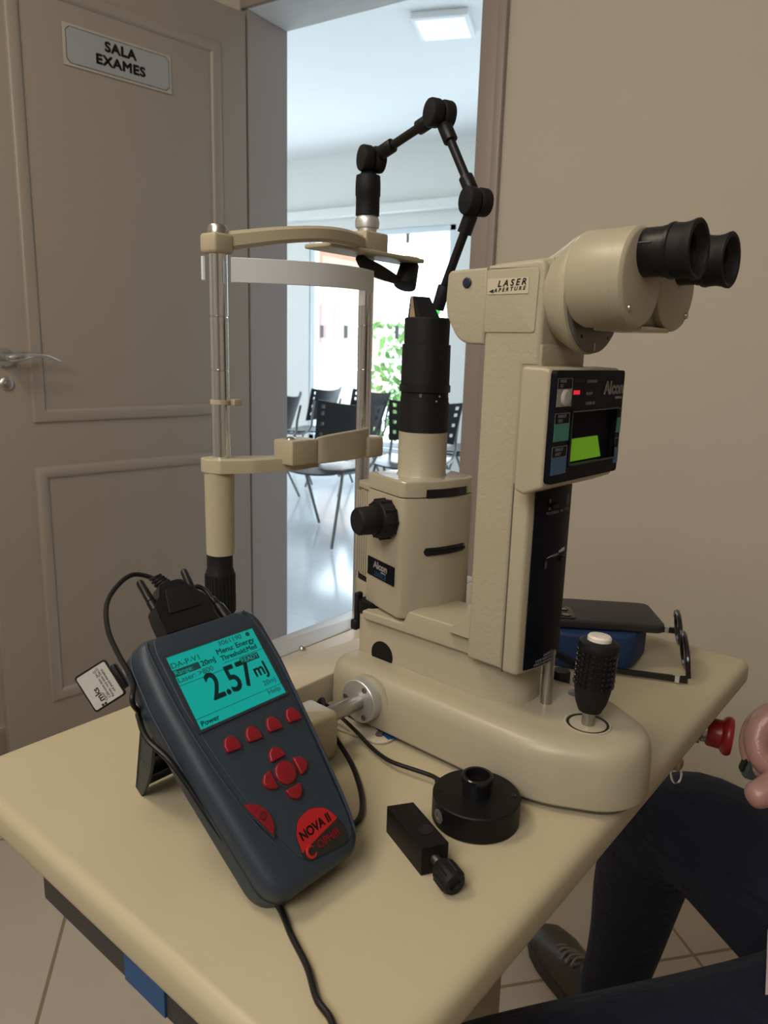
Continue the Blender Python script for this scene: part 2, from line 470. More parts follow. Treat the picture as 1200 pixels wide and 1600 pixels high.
# door leaf, hinged on the left jamb and swung right back
DA = -0.2195125
hx, hy = XO0, YW - .004
dM = Matrix(((math.cos(DA), -(-math.sin(DA)) * -1, 0, hx), (0, 0, 0, hy), (0, 0, 1, 0), (0, 0, 0, 1)))
dx = Vector((math.sin(DA), -math.cos(DA), 0))           # along the leaf, away from the hinge
dn = Vector((math.cos(DA), math.sin(DA), 0))            # face normal towards the room
dM = Matrix(((dx.x, dn.x, 0, hx), (dx.y, dn.y, 0, hy), (0, 0, 1, 0), (0, 0, 0, 1)))
door = thing('door_1', 'open taupe panelled door with a room sign and chrome lever handle', 'door', M=dM)
del door['label']; del door['category']; door['kind'] = 'structure'
LW = 0.784
part('door_leaf', MB().box(0.004, LW, -.036, 0, 0.006, 2.068, .003), doorm, door)
def moulding(x0, x1, z0, z1, w_=.034, h_=.009):
    m_ = MB(); n = 6
    def ring(ins, y): return [(x0 + ins, y, z0 + ins), (x1 - ins, y, z0 + ins), (x1 - ins, y, z1 - ins), (x0 + ins, y, z1 - ins)]
    pr = [(0, 0), (.002, h_ * .6), (.006, h_ * .9), (.012, h_ * 1.1), (.020, h_ * 1.15), (.026, h_ * .9), (w_ - .003, h_ * .5), (w_, 0)]
    return m_.rings([ring(a, b) for a, b in pr], cap0=False, cap1=False)
part('upper_moulding', moulding(.090, .665, .935, 1.968), doorm, door)
part('lower_moulding', moulding(.090, .670, .165, .822), doorm, door)
sg = part('sign_plate', MB().box(.246, .534, .001, .0035, 1.797, 1.891, .001), signw, door, 'white plate reading SALA EXAMES')
o = rounded([(.256, 1.806), (.524, 1.806), (.524, 1.882), (.256, 1.882)], 0)
def octo(x0, x1, z0, z1, c): return [Vector(p) for p in [(x0 + c, z0), (x1 - c, z0), (x1, z0 + c), (x1, z1 - c), (x1 - c, z1), (x0 + c, z1), (x0, z1 - c), (x0, z0 + c)]]
Mxz = Matrix(((1, 0, 0, 0), (0, 0, 1, 0), (0, 1, 0, 0), (0, 0, 0, 1)))
part('sign_border', MB().slab(octo(.253, .527, 1.803, 1.885, .009), .0035, .0039, M=Mxz), inkk, sg)
part('sign_face', MB().slab(octo(.2545, .5255, 1.8045, 1.8835, .0085), .0039, .0043, M=Mxz), signm, sg)
bs = lambda x, z, y=.0044: basis((x, y, z), (-1, 0, 0), (0, 0, 1))
part('lettering', join(text_mb('SALA', .031, bs(.388, 1.863), bold=.0017, sx=1.12, space=1.08), text_mb('EXAMES', .031, bs(.388, 1.830), bold=.0017, sx=1.12, space=1.08)), inkk, sg)
hd = MB()
hd.lathe([(.024, 0), (.024, .006), (.021, .010), (.008, .0105)], basis((.722, 0, 1.098), (1, 0, 0), (0, 0, -1)) @ Matrix.Rotation(PI, 4, 'X') if False else along((.722, 0, 1.098), (.722, .02, 1.098))[0])
hd.cyl((.722, .0, 1.098), (.722, .052, 1.098), .009, .010, bev=.002)
part('handle_rose', hd, chrome, door)
hl = MB().tube([(.728, .052, 1.096), (.705, .055, 1.102), (.675, .056, 1.106), (.64, .054, 1.103), (.605, .050, 1.090)], .008, radii=lambda t: .010 * (1 - t) + .0035 * t + .003 * math.sin(PI * min(1, t * 2)), n=12)
part('lever_handle', hl, chrome, door)
part('key_escutcheon', MB().prof((.722, 0, 1.035), (.722, .02, 1.035), [(.016, 0), (.016, .004), (.012, .007), (.0065, .0075), (.006, .012), (.0, .0125)]), steel, door)

# ceiling lamp of the waiting room
lp = thing('ceiling_lamp', 'square white flush ceiling lamp in the waiting room beyond the doorway', 'ceiling lamp', R(18), (0, 0, 0))
q = Matrix.Rotation(R(-18), 4, 'Z') @ Vector((-2.20, 3.94, ZC2))
ORG[lp.name] = Vector((q.x, q.y, ZC2)); lp.matrix_world = Matrix.Rotation(R(18), 4, 'Z') @ Matrix.Translation(Vector((q.x, q.y, ZC2)))
part('lamp_housing', MB().box(q.x - .155, q.x + .155, q.y - .155, q.y + .155, ZC2 - .035, ZC2, .006), lampm, lp)
part('lamp_diffuser', MB().box(q.x - .132, q.x + .132, q.y - .132, q.y + .132, ZC2 - .038, ZC2 - .034), diffm, lp)

# outside the window: neighbour house, balcony rail, shrub
hb = thing('neighbour_house', 'peach house with terracotta eaves and a red-brown shuttered window, beyond the waiting room window', 'building', 0, (-11.0, 14.2, -3))
part('facade', MB().box(-14, -8.6, 13, 13.4, -3, 2.75), peach, hb)
part('eaves', MB().box(-14.2, -9.0, 12.9, 13.4, 2.75, 3.20, .05), terra, hb)
part('plinth_band', MB().box(-14, -8.58, 12.96, 13.0, -3, 1.02), mat('pale_surround', (.30, .28, .25), .8), hb)
wfr = part('window_surround', MB().box(-10.25, -9.35, 12.94, 13.0, 1.15, 2.25, .02), MATS['pale_surround'], hb)
part('shutter', MB().box(-10.08, -9.55, 12.90, 12.95, 1.28, 2.06, .01), shut, wfr)
rl = thing('balcony_rail', 'grey metal balcony rail just outside the waiting room window', 'railing', 0, (-4.2, 6.75, 0))
part('top_rail', MB().box(-5.6, -2.6, 6.72, 6.77, 1.02, 1.06, .006), winm, rl)
for x0 in (-5.5, -4.72, -3.55): part('post', MB().box(x0, x0 + .04, 6.725, 6.765, -.04, 1.02, .004), winm, rl)
part('balcony_slab', MB().box(-6.5, -1.8, YF + .12, 6.9, -.2, -.03), ceilm, rl)
tr = MB()
for k in range(1500):
    c = Vector((random.gauss(-6.35, .42), random.gauss(11.0, .4), min(1.55, random.gauss(.35, .8))))
    a = Vector((random.uniform(-1, 1), random.uniform(-1, 1), random.uniform(-1, 1))).normalized(); b_ = a.orthogonal().normalized()
    s_ = random.uniform(.05, .12)
    tr.raw([c - a * s_, c + b_ * s_ * .5, c + a * s_, c - b_ * s_ * .5], [[0, 1, 2, 3]])
tt = thing('garden_tree', 'leafy green tree beyond the balcony, seen at the right of the window', 'tree', 0, (-6.1, 11.2, -3))
part('foliage', tr, leafm, tt)
part('trunk', MB().tube([(-6.1, 11.2, -3), (-6.15, 11.2, -1.2), (-6.1, 11.2, .4)], .09, radii=lambda t: .1 * (1 - t) + .03 * t), mat('bark', (.10, .07, .05), .9), tt)

# ------------------------------------------------------------------ waiting room chairs
def chair_parts(t):
    # local: +x is the front of the chair, seat height .45
    st_ = MB(); n = 12; W_ = .235; D = .22
    top = []; 
    g = []
    for i in range(n + 1):
        row = []
        for j in range(n + 1):
            u = -1 + 2 * i / n; v = -1 + 2 * j / n
            x = D * u * math.sqrt(max(0, 1 - v * v * .32)); y = W_ * v * math.sqrt(max(0, 1 - u * u * .22))
            z = .445 + .016 * (u * u * .3 + v * v * .9) - (.022 * max(0, u - .55) / .45)
            row.append((x, y, z))
        g.append(row)
    vs = [p for r in g for p in r] + [(p[0] * .98, p[1] * .98, p[2] - .012) for r in g for p in r]
    N = (n + 1) ** 2; fs = []
    for i in range(n):
        for j in range(n):
            a = i * (n + 1) + j; fs.append([a, a + n + 1, a + n + 2, a + 1]); fs.append([N + a, N + a + 1, N + a + n + 2, N + a + n + 1])
    for i in range(n):
        for a, b in [(i, i + 1), (n * (n + 1) + i + 1, n * (n + 1) + i)]: fs.append([a, b, N + b, N + a])
        for a, b in [((i + 1) * (n + 1), i * (n + 1)), (i * (n + 1) + n, (i + 1) * (n + 1) + n)]: fs.append([a, b, N + b, N + a])
    st_.raw(vs, fs)
    part('seat', st_, seatm, t)
    bk = MB(); holes = []
    nx, nz = 20, 12
    def bp(a, b):   # a -1..1 across, b 0..1 up
        wd = (.225 + .035 * b) ; y = wd * a
        x = -.205 - .075 * b + .045 * (abs(a) ** 2.0)
        z = .55 + .25 * b + .022 * b * abs(a) ** 2 + .012 * (1 - abs(a)) * (1 - b)
        return Vector((x, y, z))
    vs = [bp(-1 + 2 * i / nx, j / nz) for i in range(nx + 1) for j in range(nz + 1)]
    N = len(vs)
    vs = vs + [v + Vector((-.012, 0, 0)) for v in vs]
    skip = set()
    for j in (2, 5, 8, 10): skip.add((1, j)); skip.add((nx - 2, j))
    fs = []
    idx = lambda i, j: i * (nz + 1) + j
    for i in range(nx):
        for j in range(nz):
            if (i, j) in skip:
                c = [idx(i, j), idx(i + 1, j), idx(i + 1, j + 1), idx(i, j + 1)]
                for k in range(4): fs.append([c[k], c[(k + 1) % 4], c[(k + 1) % 4] + N, c[k] + N])
                continue
            fs.append([idx(i, j), idx(i + 1, j), idx(i + 1, j + 1), idx(i, j + 1)])
            fs.append([N + k for k in (idx(i, j), idx(i, j + 1), idx(i + 1, j + 1), idx(i + 1, j))])
    for i in range(nx):
        for j in (0, nz): fs.append([idx(i, j), idx(i + 1, j), idx(i + 1, j) + N, idx(i, j) + N])
    for j in range(nz):
        for i in (0, nx): fs.append([idx(i, j), idx(i, j + 1), idx(i, j + 1) + N, idx(i, j) + N])
    bk.raw(vs, fs)
    part('backrest', bk, mat('matte_black_chair_plastic', (0.006, 0.006, 0.008), 0.55, spec=0.3), t, sharp=60)
    for s_ in (-1, 1):
        part('leg', MB().tube([(.10, .20 * s_, .43), (.12, .22 * s_, .40), (.24, .245 * s_, .012)], .0095, res=4), legm, t)
        part('leg', MB().tube([(-.03, .20 * s_, .43), (-.06, .22 * s_, .40), (-.24, .245 * s_, .012)], .0095, res=4), legm, t)
        part('back_frame', MB().tube([(.10, .20 * s_, .43), (-.12, .215 * s_, .435), (-.21, .225 * s_, .50), (-.225, .225 * s_, .60), (-.25, .232 * s_, .72)], .0095, res=5), legm, t)
    part('seat_frame', MB().tube([(.10, -.2, .43), (.10, .2, .43)], .009).tube([(-.03, -.2, .43), (-.03, .2, .43)], .009), legm, t)

chairs = [
    (-2.70, 3.58, 268, 'black plastic chair nearest the doorway, its pale-lit seat below the chin rest'),
    (-4.10, 5.10, 188, 'black plastic chair below the left part of the window, left of the bright chrome post'),
    (-3.50, 4.92, 250, 'black plastic chair below the window, directly behind the right chrome post'),
    (-3.70, 4.10, 205, 'black plastic chair just right of the door jamb, leftmost of the waiting chairs'),
    (-2.40, 4.12, 283, 'black plastic chair partly hidden by the black and cream illumination tower'),
    (-2.45, 4.90, 187, 'black plastic chair at the right edge of the doorway, beside the tall laser column'),
]
proto = None
for i, (x, y, a, lab) in enumerate(chairs):
    if proto is None:
        proto = thing('waiting_chair', lab, 'chair', 0, (0, 0, 0), 'black chairs in the waiting room')
        chair_parts(proto); c_ = proto
        kids = list(proto.children)
    else:
        c_ = proto.copy(); COL.objects.link(c_)
        for k_ in kids:
            k2 = k_.copy(); COL.objects.link(k2); k2.parent = c_
        c_['label'] = lab
    c_.location = (x, y, 0); c_.rotation_euler = (0, 0, R(a))

# ================================================================== TABLE
TA = -0.11993974                 # table heading
LA = -0.15956214                 # laser heading
IA = R(-26)                      # illumination arm heading
TT = 0.815
def table():
    t = thing('instrument_table', 'cream laminate instrument table with rounded edges carrying the laser slit lamp', 'table', TA, (-.37, .52, 0))
    o = rounded([(-.578, .192), (-.168, .192), (-.168, .862), (-.578, .862)], [.020, .014, .011, .014], 6)
    part('table_top', MB().slab(o, TT - .027, TT, .0085, .007), tabm, t)
    part('apron', MB().box(-.475, -.445, .203, .232, TT - .095, TT - .029), blkr, t) if False else None
    fr_ = MB().box(-.466, -.20, .203, .228, TT - .060, TT - .029, .002)
    part('frame_rail', fr_, mat('dark_frame', (.035, .035, .034), .6), t)
    part('frame_rail', MB().box(-.466, -.20, .79, .815, TT - .060, TT - .029, .002), MATS['dark_frame'], t)
    part('frame_rail', MB().box(-.466, -.441, .228, .79, TT - .060, TT - .029, .002), MATS['dark_frame'], t)
    part('blue_strip', MB().box(-.360, -.318, .2015, .2032, TT - .058, TT - .031), bluet, t, 'blue tape on the dark frame rail')
    part('column', MB().box(-.42, -.34, .56, .66, .04, TT - .03, .006), tabm, t)
    part('foot', MB().box(-.56, -.24, .40, .80, .0, .045, .01), tabm, t)
    return t
table()

# cable lying on the floor below the table
solo('power_cord', MB().tube([(-.60, .80, .006), (-.53, .98, .006), (-.47, 1.03, .006), (-.40, 1.00, .006), (-.33, .93, .006)], .005), blk,
     'black cord lying on the tiled floor by the shoe, below the table edge', 'cord')

# raised rail at the patient edge
rail = thing('mounting_rail', 'cream raised metal rail along the far patient edge of the table', 'rail', TA, (-.49, .52, TT))
part('lower_plate', MB().box(-.502, -.440, .395, .815, TT, TT + .030, .0015), mat('cream_metal', (.55, .50, .40), .28), rail)
part('edge_strip', MB().box(-.541, -.5025, .385, .820, TT, TT + .0305, .0015), alum, rail)
part('screw', MB().lathe([(.0035, 0), (.0035, .002), (.002, .004), (0.0003, .0045)], Matrix.Translation((-.5, .489, TT + .030))), steel, rail)

# track bracket and blue tape
solo('blue_tape', MB().slab([Vector(p) for p in ((-.3925, .4640), (-.3560, .4500), (-.3400, .4700), (-.3850, .4900))], TT + .0022, TT + .0027), bluet, 'blue tape strip under the near edge of the laser base', 'tape', ang=TA)
br_ = thing('track_bracket', 'cream metal track plate with a screw under the laser base wheel', 'bracket', TA, (-.38, .45, TT))
part('plate', MB().slab(rounded([(-.450, .430), (-.355, .440), (-.352, .462), (-.392, .466), (-.450, .470)], [.002, .012, .012, .004, .002]), TT + .0006, TT + .0022, .0005), mat('cream_metal', (0, 0, 0)), br_)
part('screw', MB().lathe([(.0035, 0), (.003, .002), (0.0003, .0025)], Matrix.Translation((-.3665, .4512, TT + .0022))), gunm, br_)

# ================================================================== LASER SLIT LAMP
las = thing('laser_slit_lamp', 'cream ophthalmic laser slit lamp with black eyepieces, joystick and control panel', 'slit lamp', LA, (-.32, .495, TT))
Z = lambda z: TT + z
def P3(a, b, z): return Vector((a, b, TT + z))
IT = Matrix.Rotation(-LA, 4, 'Z') @ Matrix.Rotation(IA, 4, 'Z')      # illumination frame -> laser frame
def toI(mb):
    mb.v = [IT @ v for v in mb.v]; return mb

# base
bo = rounded([(-.455, .437), (-.236, .437), (-.176, .470), (-.176, .522), (-.236, .556), (-.455, .556)], [.022, .085, .05, .05, .085, .03], 10)
bs_ = MB(); rs = []
for k in range(5):
    t = PI / 2 * k / 4; rs.append([(p.x, p.y, Z(.005 + .003 * (1 - math.sin(t)))) for p in inset(bo, .003 * (1 - math.cos(t)))])
rs = rs[::-1] if rs[0][0][2] > rs[-1][0][2] else rs
rs = sorted(rs, key=lambda r: r[0][2])
for zz, d in [(.020, .0), (.038, .0006), (.0445, .0020), (.0487, .0044), (.0513, .0078), (.0530, .0125), (.0540, .0180)]:
    rs.append([(p.x, p.y, Z(zz)) for p in inset(bo, d)])
bs_.rings(rs)
# wheel recess rim
base = part('base', bs_, cream, las)
part('underside', MB().slab(inset(bo, .006), Z(.0008), Z(.006)), gunm, las)
# joystick well
jc = (-.2215, .4895)
part('joystick_well', MB().lathe([(.0178, 0), (.0176, .0008), (.0168, .0012), (.0160, .0010), (.0158, .0003), (.0, .0003)], Matrix.Translation((jc[0], jc[1], Z(.0538)))), cream, base)
part('well_painted_shade', MB().lathe([(.0157, .0), (.0157, .0004), (.0138, .0004), (.0138, .0)], Matrix.Translation((jc[0], jc[1], Z(.0540)))), blkm, base)  # flat black ring stands in for shade inside the recessed well
# joystick
jb = P3(jc[0], jc[1], .054); jt = P3(-.2208, .4940, .114)
jd = (jt - jb).normalized()
js = part('joystick', MB().prof(jb + jd * .010, jt, [(.0055, 0), (.0085, .001), (.0115, .008), (.0135, .018), (.0138, .021), (.0140, .048), (.0148, .0495), (.0151, .052), (.0145, .0550), (.0115, .0562), (.0095, .0562)], n=48), blkr, las)
part('joystick_shaft', MB().cyl(jb, jb + jd * .016, .0048), steel, js)
part('joystick_cap_button', MB().prof(jb + jd * .0655, jb + jd * .09, [(.0088, 0), (.0088, .0032), (.0078, .0045), (.0, .0048)]), white, js, 'white button on top')
gp = MB()
Mj, Lj = along(jb, jt)
for row in range(7):
    for k in range(22):
        a = 2 * PI * k / 22 + row * .0
        c = Vector((math.cos(a), math.sin(a), 0)); tn = Vector((-math.sin(a), math.cos(a), 0))
        o_ = c * .0140 + Vector((0, 0, .0330 + row * .0041))
        vs = [o_ + tn * sx * .0013 + Vector((0, 0, sz * .0014)) for sx, sz in ((-1, -1), (1, -1), (1, 1), (-1, 1))]
        vs2 = [v + c * .0011 for v in [o_ + (v - o_) * .7 for v in vs]]
        gp.raw(vs + vs2, [[0, 1, 5, 4], [1, 2, 6, 5], [2, 3, 7, 6], [3, 0, 4, 7], [4, 5, 6, 7]], Mj)
g_ = part('knurled_grip', gp, blks, js); g_['kind'] = 'stuff'
# small knob and screw caps on the base
part('lock_knob', MB().lathe([(.0078, 0), (.0078, .011), (.0068, .0125), (0, .0127)], Matrix.Translation((-.2775, .551, Z(.0475)))), blkr, las)
part('cap_plug', MB().lathe([(.006, 0), (.006, .001), (.004, .002), (0, .0022)], Matrix.Translation((-.2530, .530, Z(.0540)))), gunm, las)
part('height_pin', MB().cyl(P3(-.262, .498, .05), P3(-.262, .498, .10), .0045), steel, las)
# plinth
po = rounded([(-.448, .467), (-.300, .467), (-.272, .480), (-.272, .512), (-.300, .525), (-.448, .525)], [.016, .03, .02, .02, .03, .016], 8)
pl = part('plinth', MB().slab(po, Z(.050), Z(.0895), .002), cream, las)
part('port_hole', MB().prof(P3(-.4105, .468, .0585), P3(-.4105, .460, .0585), [(.0125, 0), (.0125, .0016), (.0, .0016)]), blkm, pl, 'black round port partly hidden by the base')
part('gap_band', MB().slab(rounded([(-.447, .469), (-.425, .469), (-.425, .52), (-.447, .52)], .008), Z(.0895), Z(.101)), blkm, las)
part('swivel_block', toI(MB().slab(rounded([(-.603, .335), (-.50, .335), (-.50, .40), (-.603, .40)], .015), Z(.0925), Z(.1115), .001)), cream, las)
part('gap_band', toI(MB().slab(rounded([(-.601, .3375), (-.565, .3375), (-.565, .395), (-.601, .395)], .012), Z(.111), Z(.119))), blkm, las)
# laser arm and tall column
# column seen from the near side as an (a,z) outline extruded along b with a fillet into the arm
def azslab(outl, b0, b1, r=.004):
    M = Matrix(((1, 0, 0, 0), (0, 0, -1, 0), (0, 1, 0, 0), (0, 0, 0, 1)))    # local (x,y,z)->(a,-z.. )
    return MB().slab([Vector((p[0], p[1])) for p in outl], -b1, -b0, r, r, M=M)
co = rounded([(-.3115, Z(.0900)), (-.2785, Z(.0902)), (-.2775, Z(.3175)), (-.2648, Z(.3175)), (-.2648, Z(.3885)), (-.3115, Z(.3860))], [.0, .0, 0, 0, .006, .002], 5)
part('laser_arm', azslab(rounded([(-.432, Z(.0885)), (-.2790, Z(.0900)), (-.2790, Z(.1110)), (-.378, Z(.1090)), (-.384, Z(.0972)), (-.432, Z(.0965))], [.002, 0, 0, .003, .003, .002]), .4620, .5175, .0015), cream, las)
part('column', azslab(co, .455, .520, .003), creamt, las)
part('arm_fillet', azslab([Vector(p) for p in [(-.3330, Z(.1060)), (-.3105, Z(.1060)), (-.3105, Z(.1330))] + [(-.3330 + .0215 * math.sin(k * PI / 20), Z(.1315 - .0215 * math.cos(k * PI / 20))) for k in range(10, 0, -1)]], .4560, .516, 0), cream, las)
fo = rounded([(-.2780, .455), (-.2660, .4555), (-.2645, .462), (-.2600, .4875), (-.2645, .513), (-.2660, .5195), (-.2780, .520)], [0, .0035, 0, .04, 0, .0035, 0], 6)
fc = part('front_cover', MB().slab(fo, Z(.0885), Z(.2340), .001, .003), cream, las)
seam = MB().box(-.2787, -.2778, .4546, .5204, Z(.0890), Z(.2345)); part('cover_seam', seam, gunm, fc)
pnl = rounded([(-.2648, .4625), (-.2638, .4622), (-.2592, .4875), (-.2632, .5145), (-.2640, .5142), (-.2610, .4875)], 0)
# curved black front panel
pv = MB(); n = 14; rs = []
for i in range(n + 1):
    b = .4615 + (.5145 - .4615) * i / n
    a = -.2640 + .0046 * (1 - ((b - .488) / .0265) ** 2)
    rs.append([(a, b, Z(.0925)), (a + .0008, b, Z(.0925)), (a + .0008, b, Z(.2325)), (a, b, Z(.2325))])
pv.rings(rs)
pn = part('black_panel', pv, panelm, las)
def curvb(mb):      # bend a flat (b,z) drawing onto the curved panel
    mb.v = [Vector((v.x + .0046 * (1 - ((v.y - .488) / .0265) ** 2), v.y, v.z)) for v in mb.v]; return mb
fb = lambda b, z, a=-.2630: basis((a, b, Z(z)), (0, 1, 0), (0, 0, 1))
part('slider_slot', curvb(MB().box(-.2632, -.2626, .4735, .5050, Z(.2150), Z(.2235))), blks, pn)
part('slider_slot', curvb(MB().box(-.2632, -.2626, .4740, .5045, Z(.1705), Z(.1765))), blks, pn)
tri = MB().raw([(-.2627, .4755, Z(.1785)), (-.2627, .5020, Z(.1800)), (-.2627, .5020, Z(.1826)), (-.2622, .4755, Z(.1785)), (-.2622, .5020, Z(.1800)), (-.2622, .5020, Z(.1826))], [[0, 1, 2], [3, 4, 5], [0, 1, 4, 3], [1, 2, 5, 4], [2, 0, 3, 5]])
part('slider_scale', curvb(tri), inkw, pn)
part('slider', curvb(MB().box(-.2628, -.2606, .4765, .4835, Z(.2165), Z(.2195), .0006).box(-.2628, -.2606, .496, .503, Z(.1722), Z(.1752), .0006)), blkr, pn)
part('lettering', join(curvb(text_mb('POSTERIOR  YAG  OFFSET', .0030, fb(.4895, .2125), th=.0001)), curvb(text_mb('ENERGY', .0028, fb(.4885, .1790), th=.0001)),
     *[curvb(text_mb(s, .0027 if i else .0032, fb(.4885, .1000 - i * .0028), th=.0001)) for i, s in enumerate(['DANGER', 'LASER RADIATION AVOID', 'DIRECT EXPOSURE TO BEAM', 'CLASS 4 LASER PRODUCT'])]), inkd, pn)

# control box
M_ = Matrix(((0, 0, 1, 0), (1, 0, 0, 0), (0, 1, 0, 0), (0, 0, 0, 1)))
box_ = part('control_box', azslab(rounded([(-.2668, Z(.2340)), (-.2590, Z(.2312)), (-.2446, Z(.2375)), (-.2446, Z(.3172)), (-.2668, Z(.3180))], [.0030, .0030, .0030, .0036, .0034], 5), .4350, .5405, .0026), cream, las)
def faceslab(b0, b1, z0, z1, a0, a1, r=.0): return MB().slab(rect(b0, b1, Z(z0), Z(z1), r), a0, a1, M=M_)
ox0, ox1, oz0, oz1 = .4610, .5305, .2515, .2885
fp = MB()
po_ = rounded([(.4362, Z(.2420)), (.4400, Z(.2395)), (.5300, Z(.2395)), (.5396, Z(.2425)), (.5396, Z(.3160)), (.4362, Z(.3160))], [.003, .003, .006, .004, .003, .004])
for seg_, rr_ in [((.4366, ox0, .2406, .3158), [.003, 0, 0, .003]), ((ox1, .5390, .2406, .3158), [0, .003, .003, 0]), ((ox0, ox1, oz1, .3158), 0), ((ox0, ox1, .2406, oz0), 0)]:
    fp.slab(rounded([(seg_[0], Z(seg_[2])), (seg_[1], Z(seg_[2])), (seg_[1], Z(seg_[3])), (seg_[0], Z(seg_[3]))], rr_), -.2450, -.2405, M=M_)
dp = part('display_panel', fp, panelm, las, 'black glossy control panel with display window')
part('window_recess', faceslab(ox0 - .001, ox1 + .001, oz0 - .001, oz1 + .001, -.2447, -.2440), mat('recess_black', (.002, .003, .008), .7, spec=.1), dp)
# the tilted hood inside the recess and the green display
lcd = MB().raw([(-.2418, .4640, Z(.2535)), (-.2418, .5130, Z(.2535)), (-.2434, .5085, Z(.2690)), (-.2434, .4640, Z(.2690))], [[0, 1, 2, 3]])
lcd.raw([(-.2424, .4640, Z(.2535)), (-.2424, .5130, Z(.2535)), (-.2437, .5085, Z(.2690)), (-.2437, .4640, Z(.2690))], [[3, 2, 1, 0]])
part('green_display', lcd, lcdg, dp, 'lit yellow-green display')
rim = MB().tube([(-.2402, ox0, Z(oz0)), (-.2402, ox1, Z(oz0)), (-.2402, ox1, Z(oz1)), (-.2402, ox0, Z(oz1)), (-.2402, ox0, Z(oz0))], .0011, res=1)
part('window_rim', rim, blks, dp)
db = lambda b, z, a=-.2403: basis((a, b, Z(z)), (0, 1, 0), (0, 0, 1))
def outline_rect(b0, b1, z0, z1, t=.0004):
    m_ = MB()
    for q in [(b0, b1, z0, z0 + t), (b0, b1, z1 - t, z1), (b0, b0 + t, z0, z1), (b1 - t, b1, z0, z1)]: m_.slab(rect(q[0], q[1], Z(q[2]), Z(q[3])), -.2406, -.2403, M=M_)
    return m_
part('print_frame', join(outline_rect(.4385, .4585, .3036, .3108), outline_rect(.4380, .4583, .2806, .2880), outline_rect(.4375, .4578, .2582, .2658)), inkd, dp)
part('grey_key_plate', faceslab(.4385, .4585, .2922, .3036, -.2406, -.2402), mat('grey_key', (.30, .29, .26), .5), dp)
part('round_key', MB().prof((-.2403, .4490, Z(.2980)), (-.236, .4490, Z(.2980)), [(.0056, 0), (.0056, .0012), (.0045, .0022), (0, .0024)]), mat('grey_button', (.42, .41, .38), .4), dp, 'grey round push button')
part('teal_key', faceslab(.4380, .4583, .2693, .2806, -.2406, -.2401), tealp, dp, 'teal membrane key')
part('teal_key', faceslab(.5318, .5390, .2700, .2806, -.2406, -.2401), tealp, dp, 'teal membrane key')
part('blue_key', faceslab(.4375, .4578, .2468, .2582, -.2406, -.2401), bluep, dp, 'blue membrane key')
part('blue_key', faceslab(.5318, .5390, .2468, .2582, -.2406, -.2401), bluep, dp, 'blue membrane key')
part('print_frame', join(outline_rect(.5318, .5390, .2806, .2880), outline_rect(.5318, .5390, .2582, .2658)), inkd, dp)
part('ready_led', faceslab(.4608, .4690, .2998, .3026, -.2406, -.2400), ledr, dp, 'glowing red indicator')
part('contrast_slot', faceslab(.4605, .4740, .3080, .3100, -.2406, -.2401), blkm, dp)
tx = [text_mb(s, sz, db(b, z), th=.0001, bold=bo_) for s, sz, b, z, bo_ in [
    ('MODE', .0030, .4460, .3088, .0), ('SET', .0030, .4440, .3058, 0), ('ENERGY', .0030, .4475, .2858, 0), ('TEST', .0030, .4455, .2828, 0),
    ('ENERGY', .0030, .4470, .2636, 0), ('RESET', .0030, .4460, .2605, 0), ('CONTRAST', .0030, .4870, .3083, 0), ('READY', .0030, .4840, .3000, 0), ('STAND BY', .0030, .4865, .2932, 0)]]
part('lettering', join(*tx), inkd, dp)
part('lettering', join(text_mb('Alcon', .0125, db(.5225, .3030), th=.0001, bold=.0005, sx=1.06), text_mb('SURGICAL', .0026, db(.5310, .2960), th=.0001)), inkw, dp, 'white maker name')

# head
ho = rounded([(-.3478, Z(.384)), (-.3486, Z(.352)), (-.3360, Z(.3315)), (-.3120, Z(.3315)), (-.3120, Z(.3850))], [.002, .02, .016, 0, 0][0:5], 8)[::-1]
ho2 = [Vector((p[0], p[1])) for p in ho][::-1]
part('head_cap', azslab([Vector(p) for p in rounded([(-.3486, Z(.355)), (-.3340, Z(.3315)), (-.3118, Z(.3315)), (-.3118, Z(.3850)), (-.3470, Z(.3840))], [.03, .02, .0, .0, .0045], 8)], .4555, .5195, .0022), creamt, las)
part('cap_plug', MB().prof(P3(-.3288, .4560, .3749), P3(-.3288, .453, .3749), [(.0038, 0), (.0038, .0012), (.003, .0018), (0, .0019)]), mat('navy_plug', (.012, .016, .04), .4), las, 'dark blue round plug')
part('top_cover', azslab(rounded([(-.3085, Z(.3845)), (-.262, Z(.3845)), (-.262, Z(.3893)), (-.3085, Z(.3872))], .001), .460, .515, .0006), creamt, las)
# raised boss with the label
part('boss', azslab(rounded([(-.3112, Z(.3400)), (-.2700, Z(.3400)), (-.2690, Z(.3830)), (-.3112, Z(.3822))], [0, .002, .004, 0]), .4541, .4565, .0006), creamt, las)
lb = part('label_plate', azslab(rect(-.3095, -.2765, Z(.3660), Z(.3766)), .4536, .4542, 0), mat('aged_label', (.52, .46, .34), .4), las, 'small label reading LASER APERTURE')
na = lambda a, z, b=.4535: basis((a, b, Z(z)), (1, 0, 0.045), (0, 0, 1))
part('lettering', join(text_mb('LASER', .0060, na(-.2900, .3732), bold=.00016, shear=.25, space=1.55, th=.0001), text_mb('APERTURE', .0036, na(-.2915, .3690), bold=.0001, shear=.25, space=1.65, th=.0001),
     MB().raw([(-.3083, .4536, Z(.3680)), (-.3045, .4536, Z(.3668)), (-.3045, .4536, Z(.3694)), (-.3083, .4533, Z(.3680)), (-.3045, .4533, Z(.3668)), (-.3045, .4533, Z(.3694))], [[0, 1, 2], [3, 4, 5]])), inkk, lb)
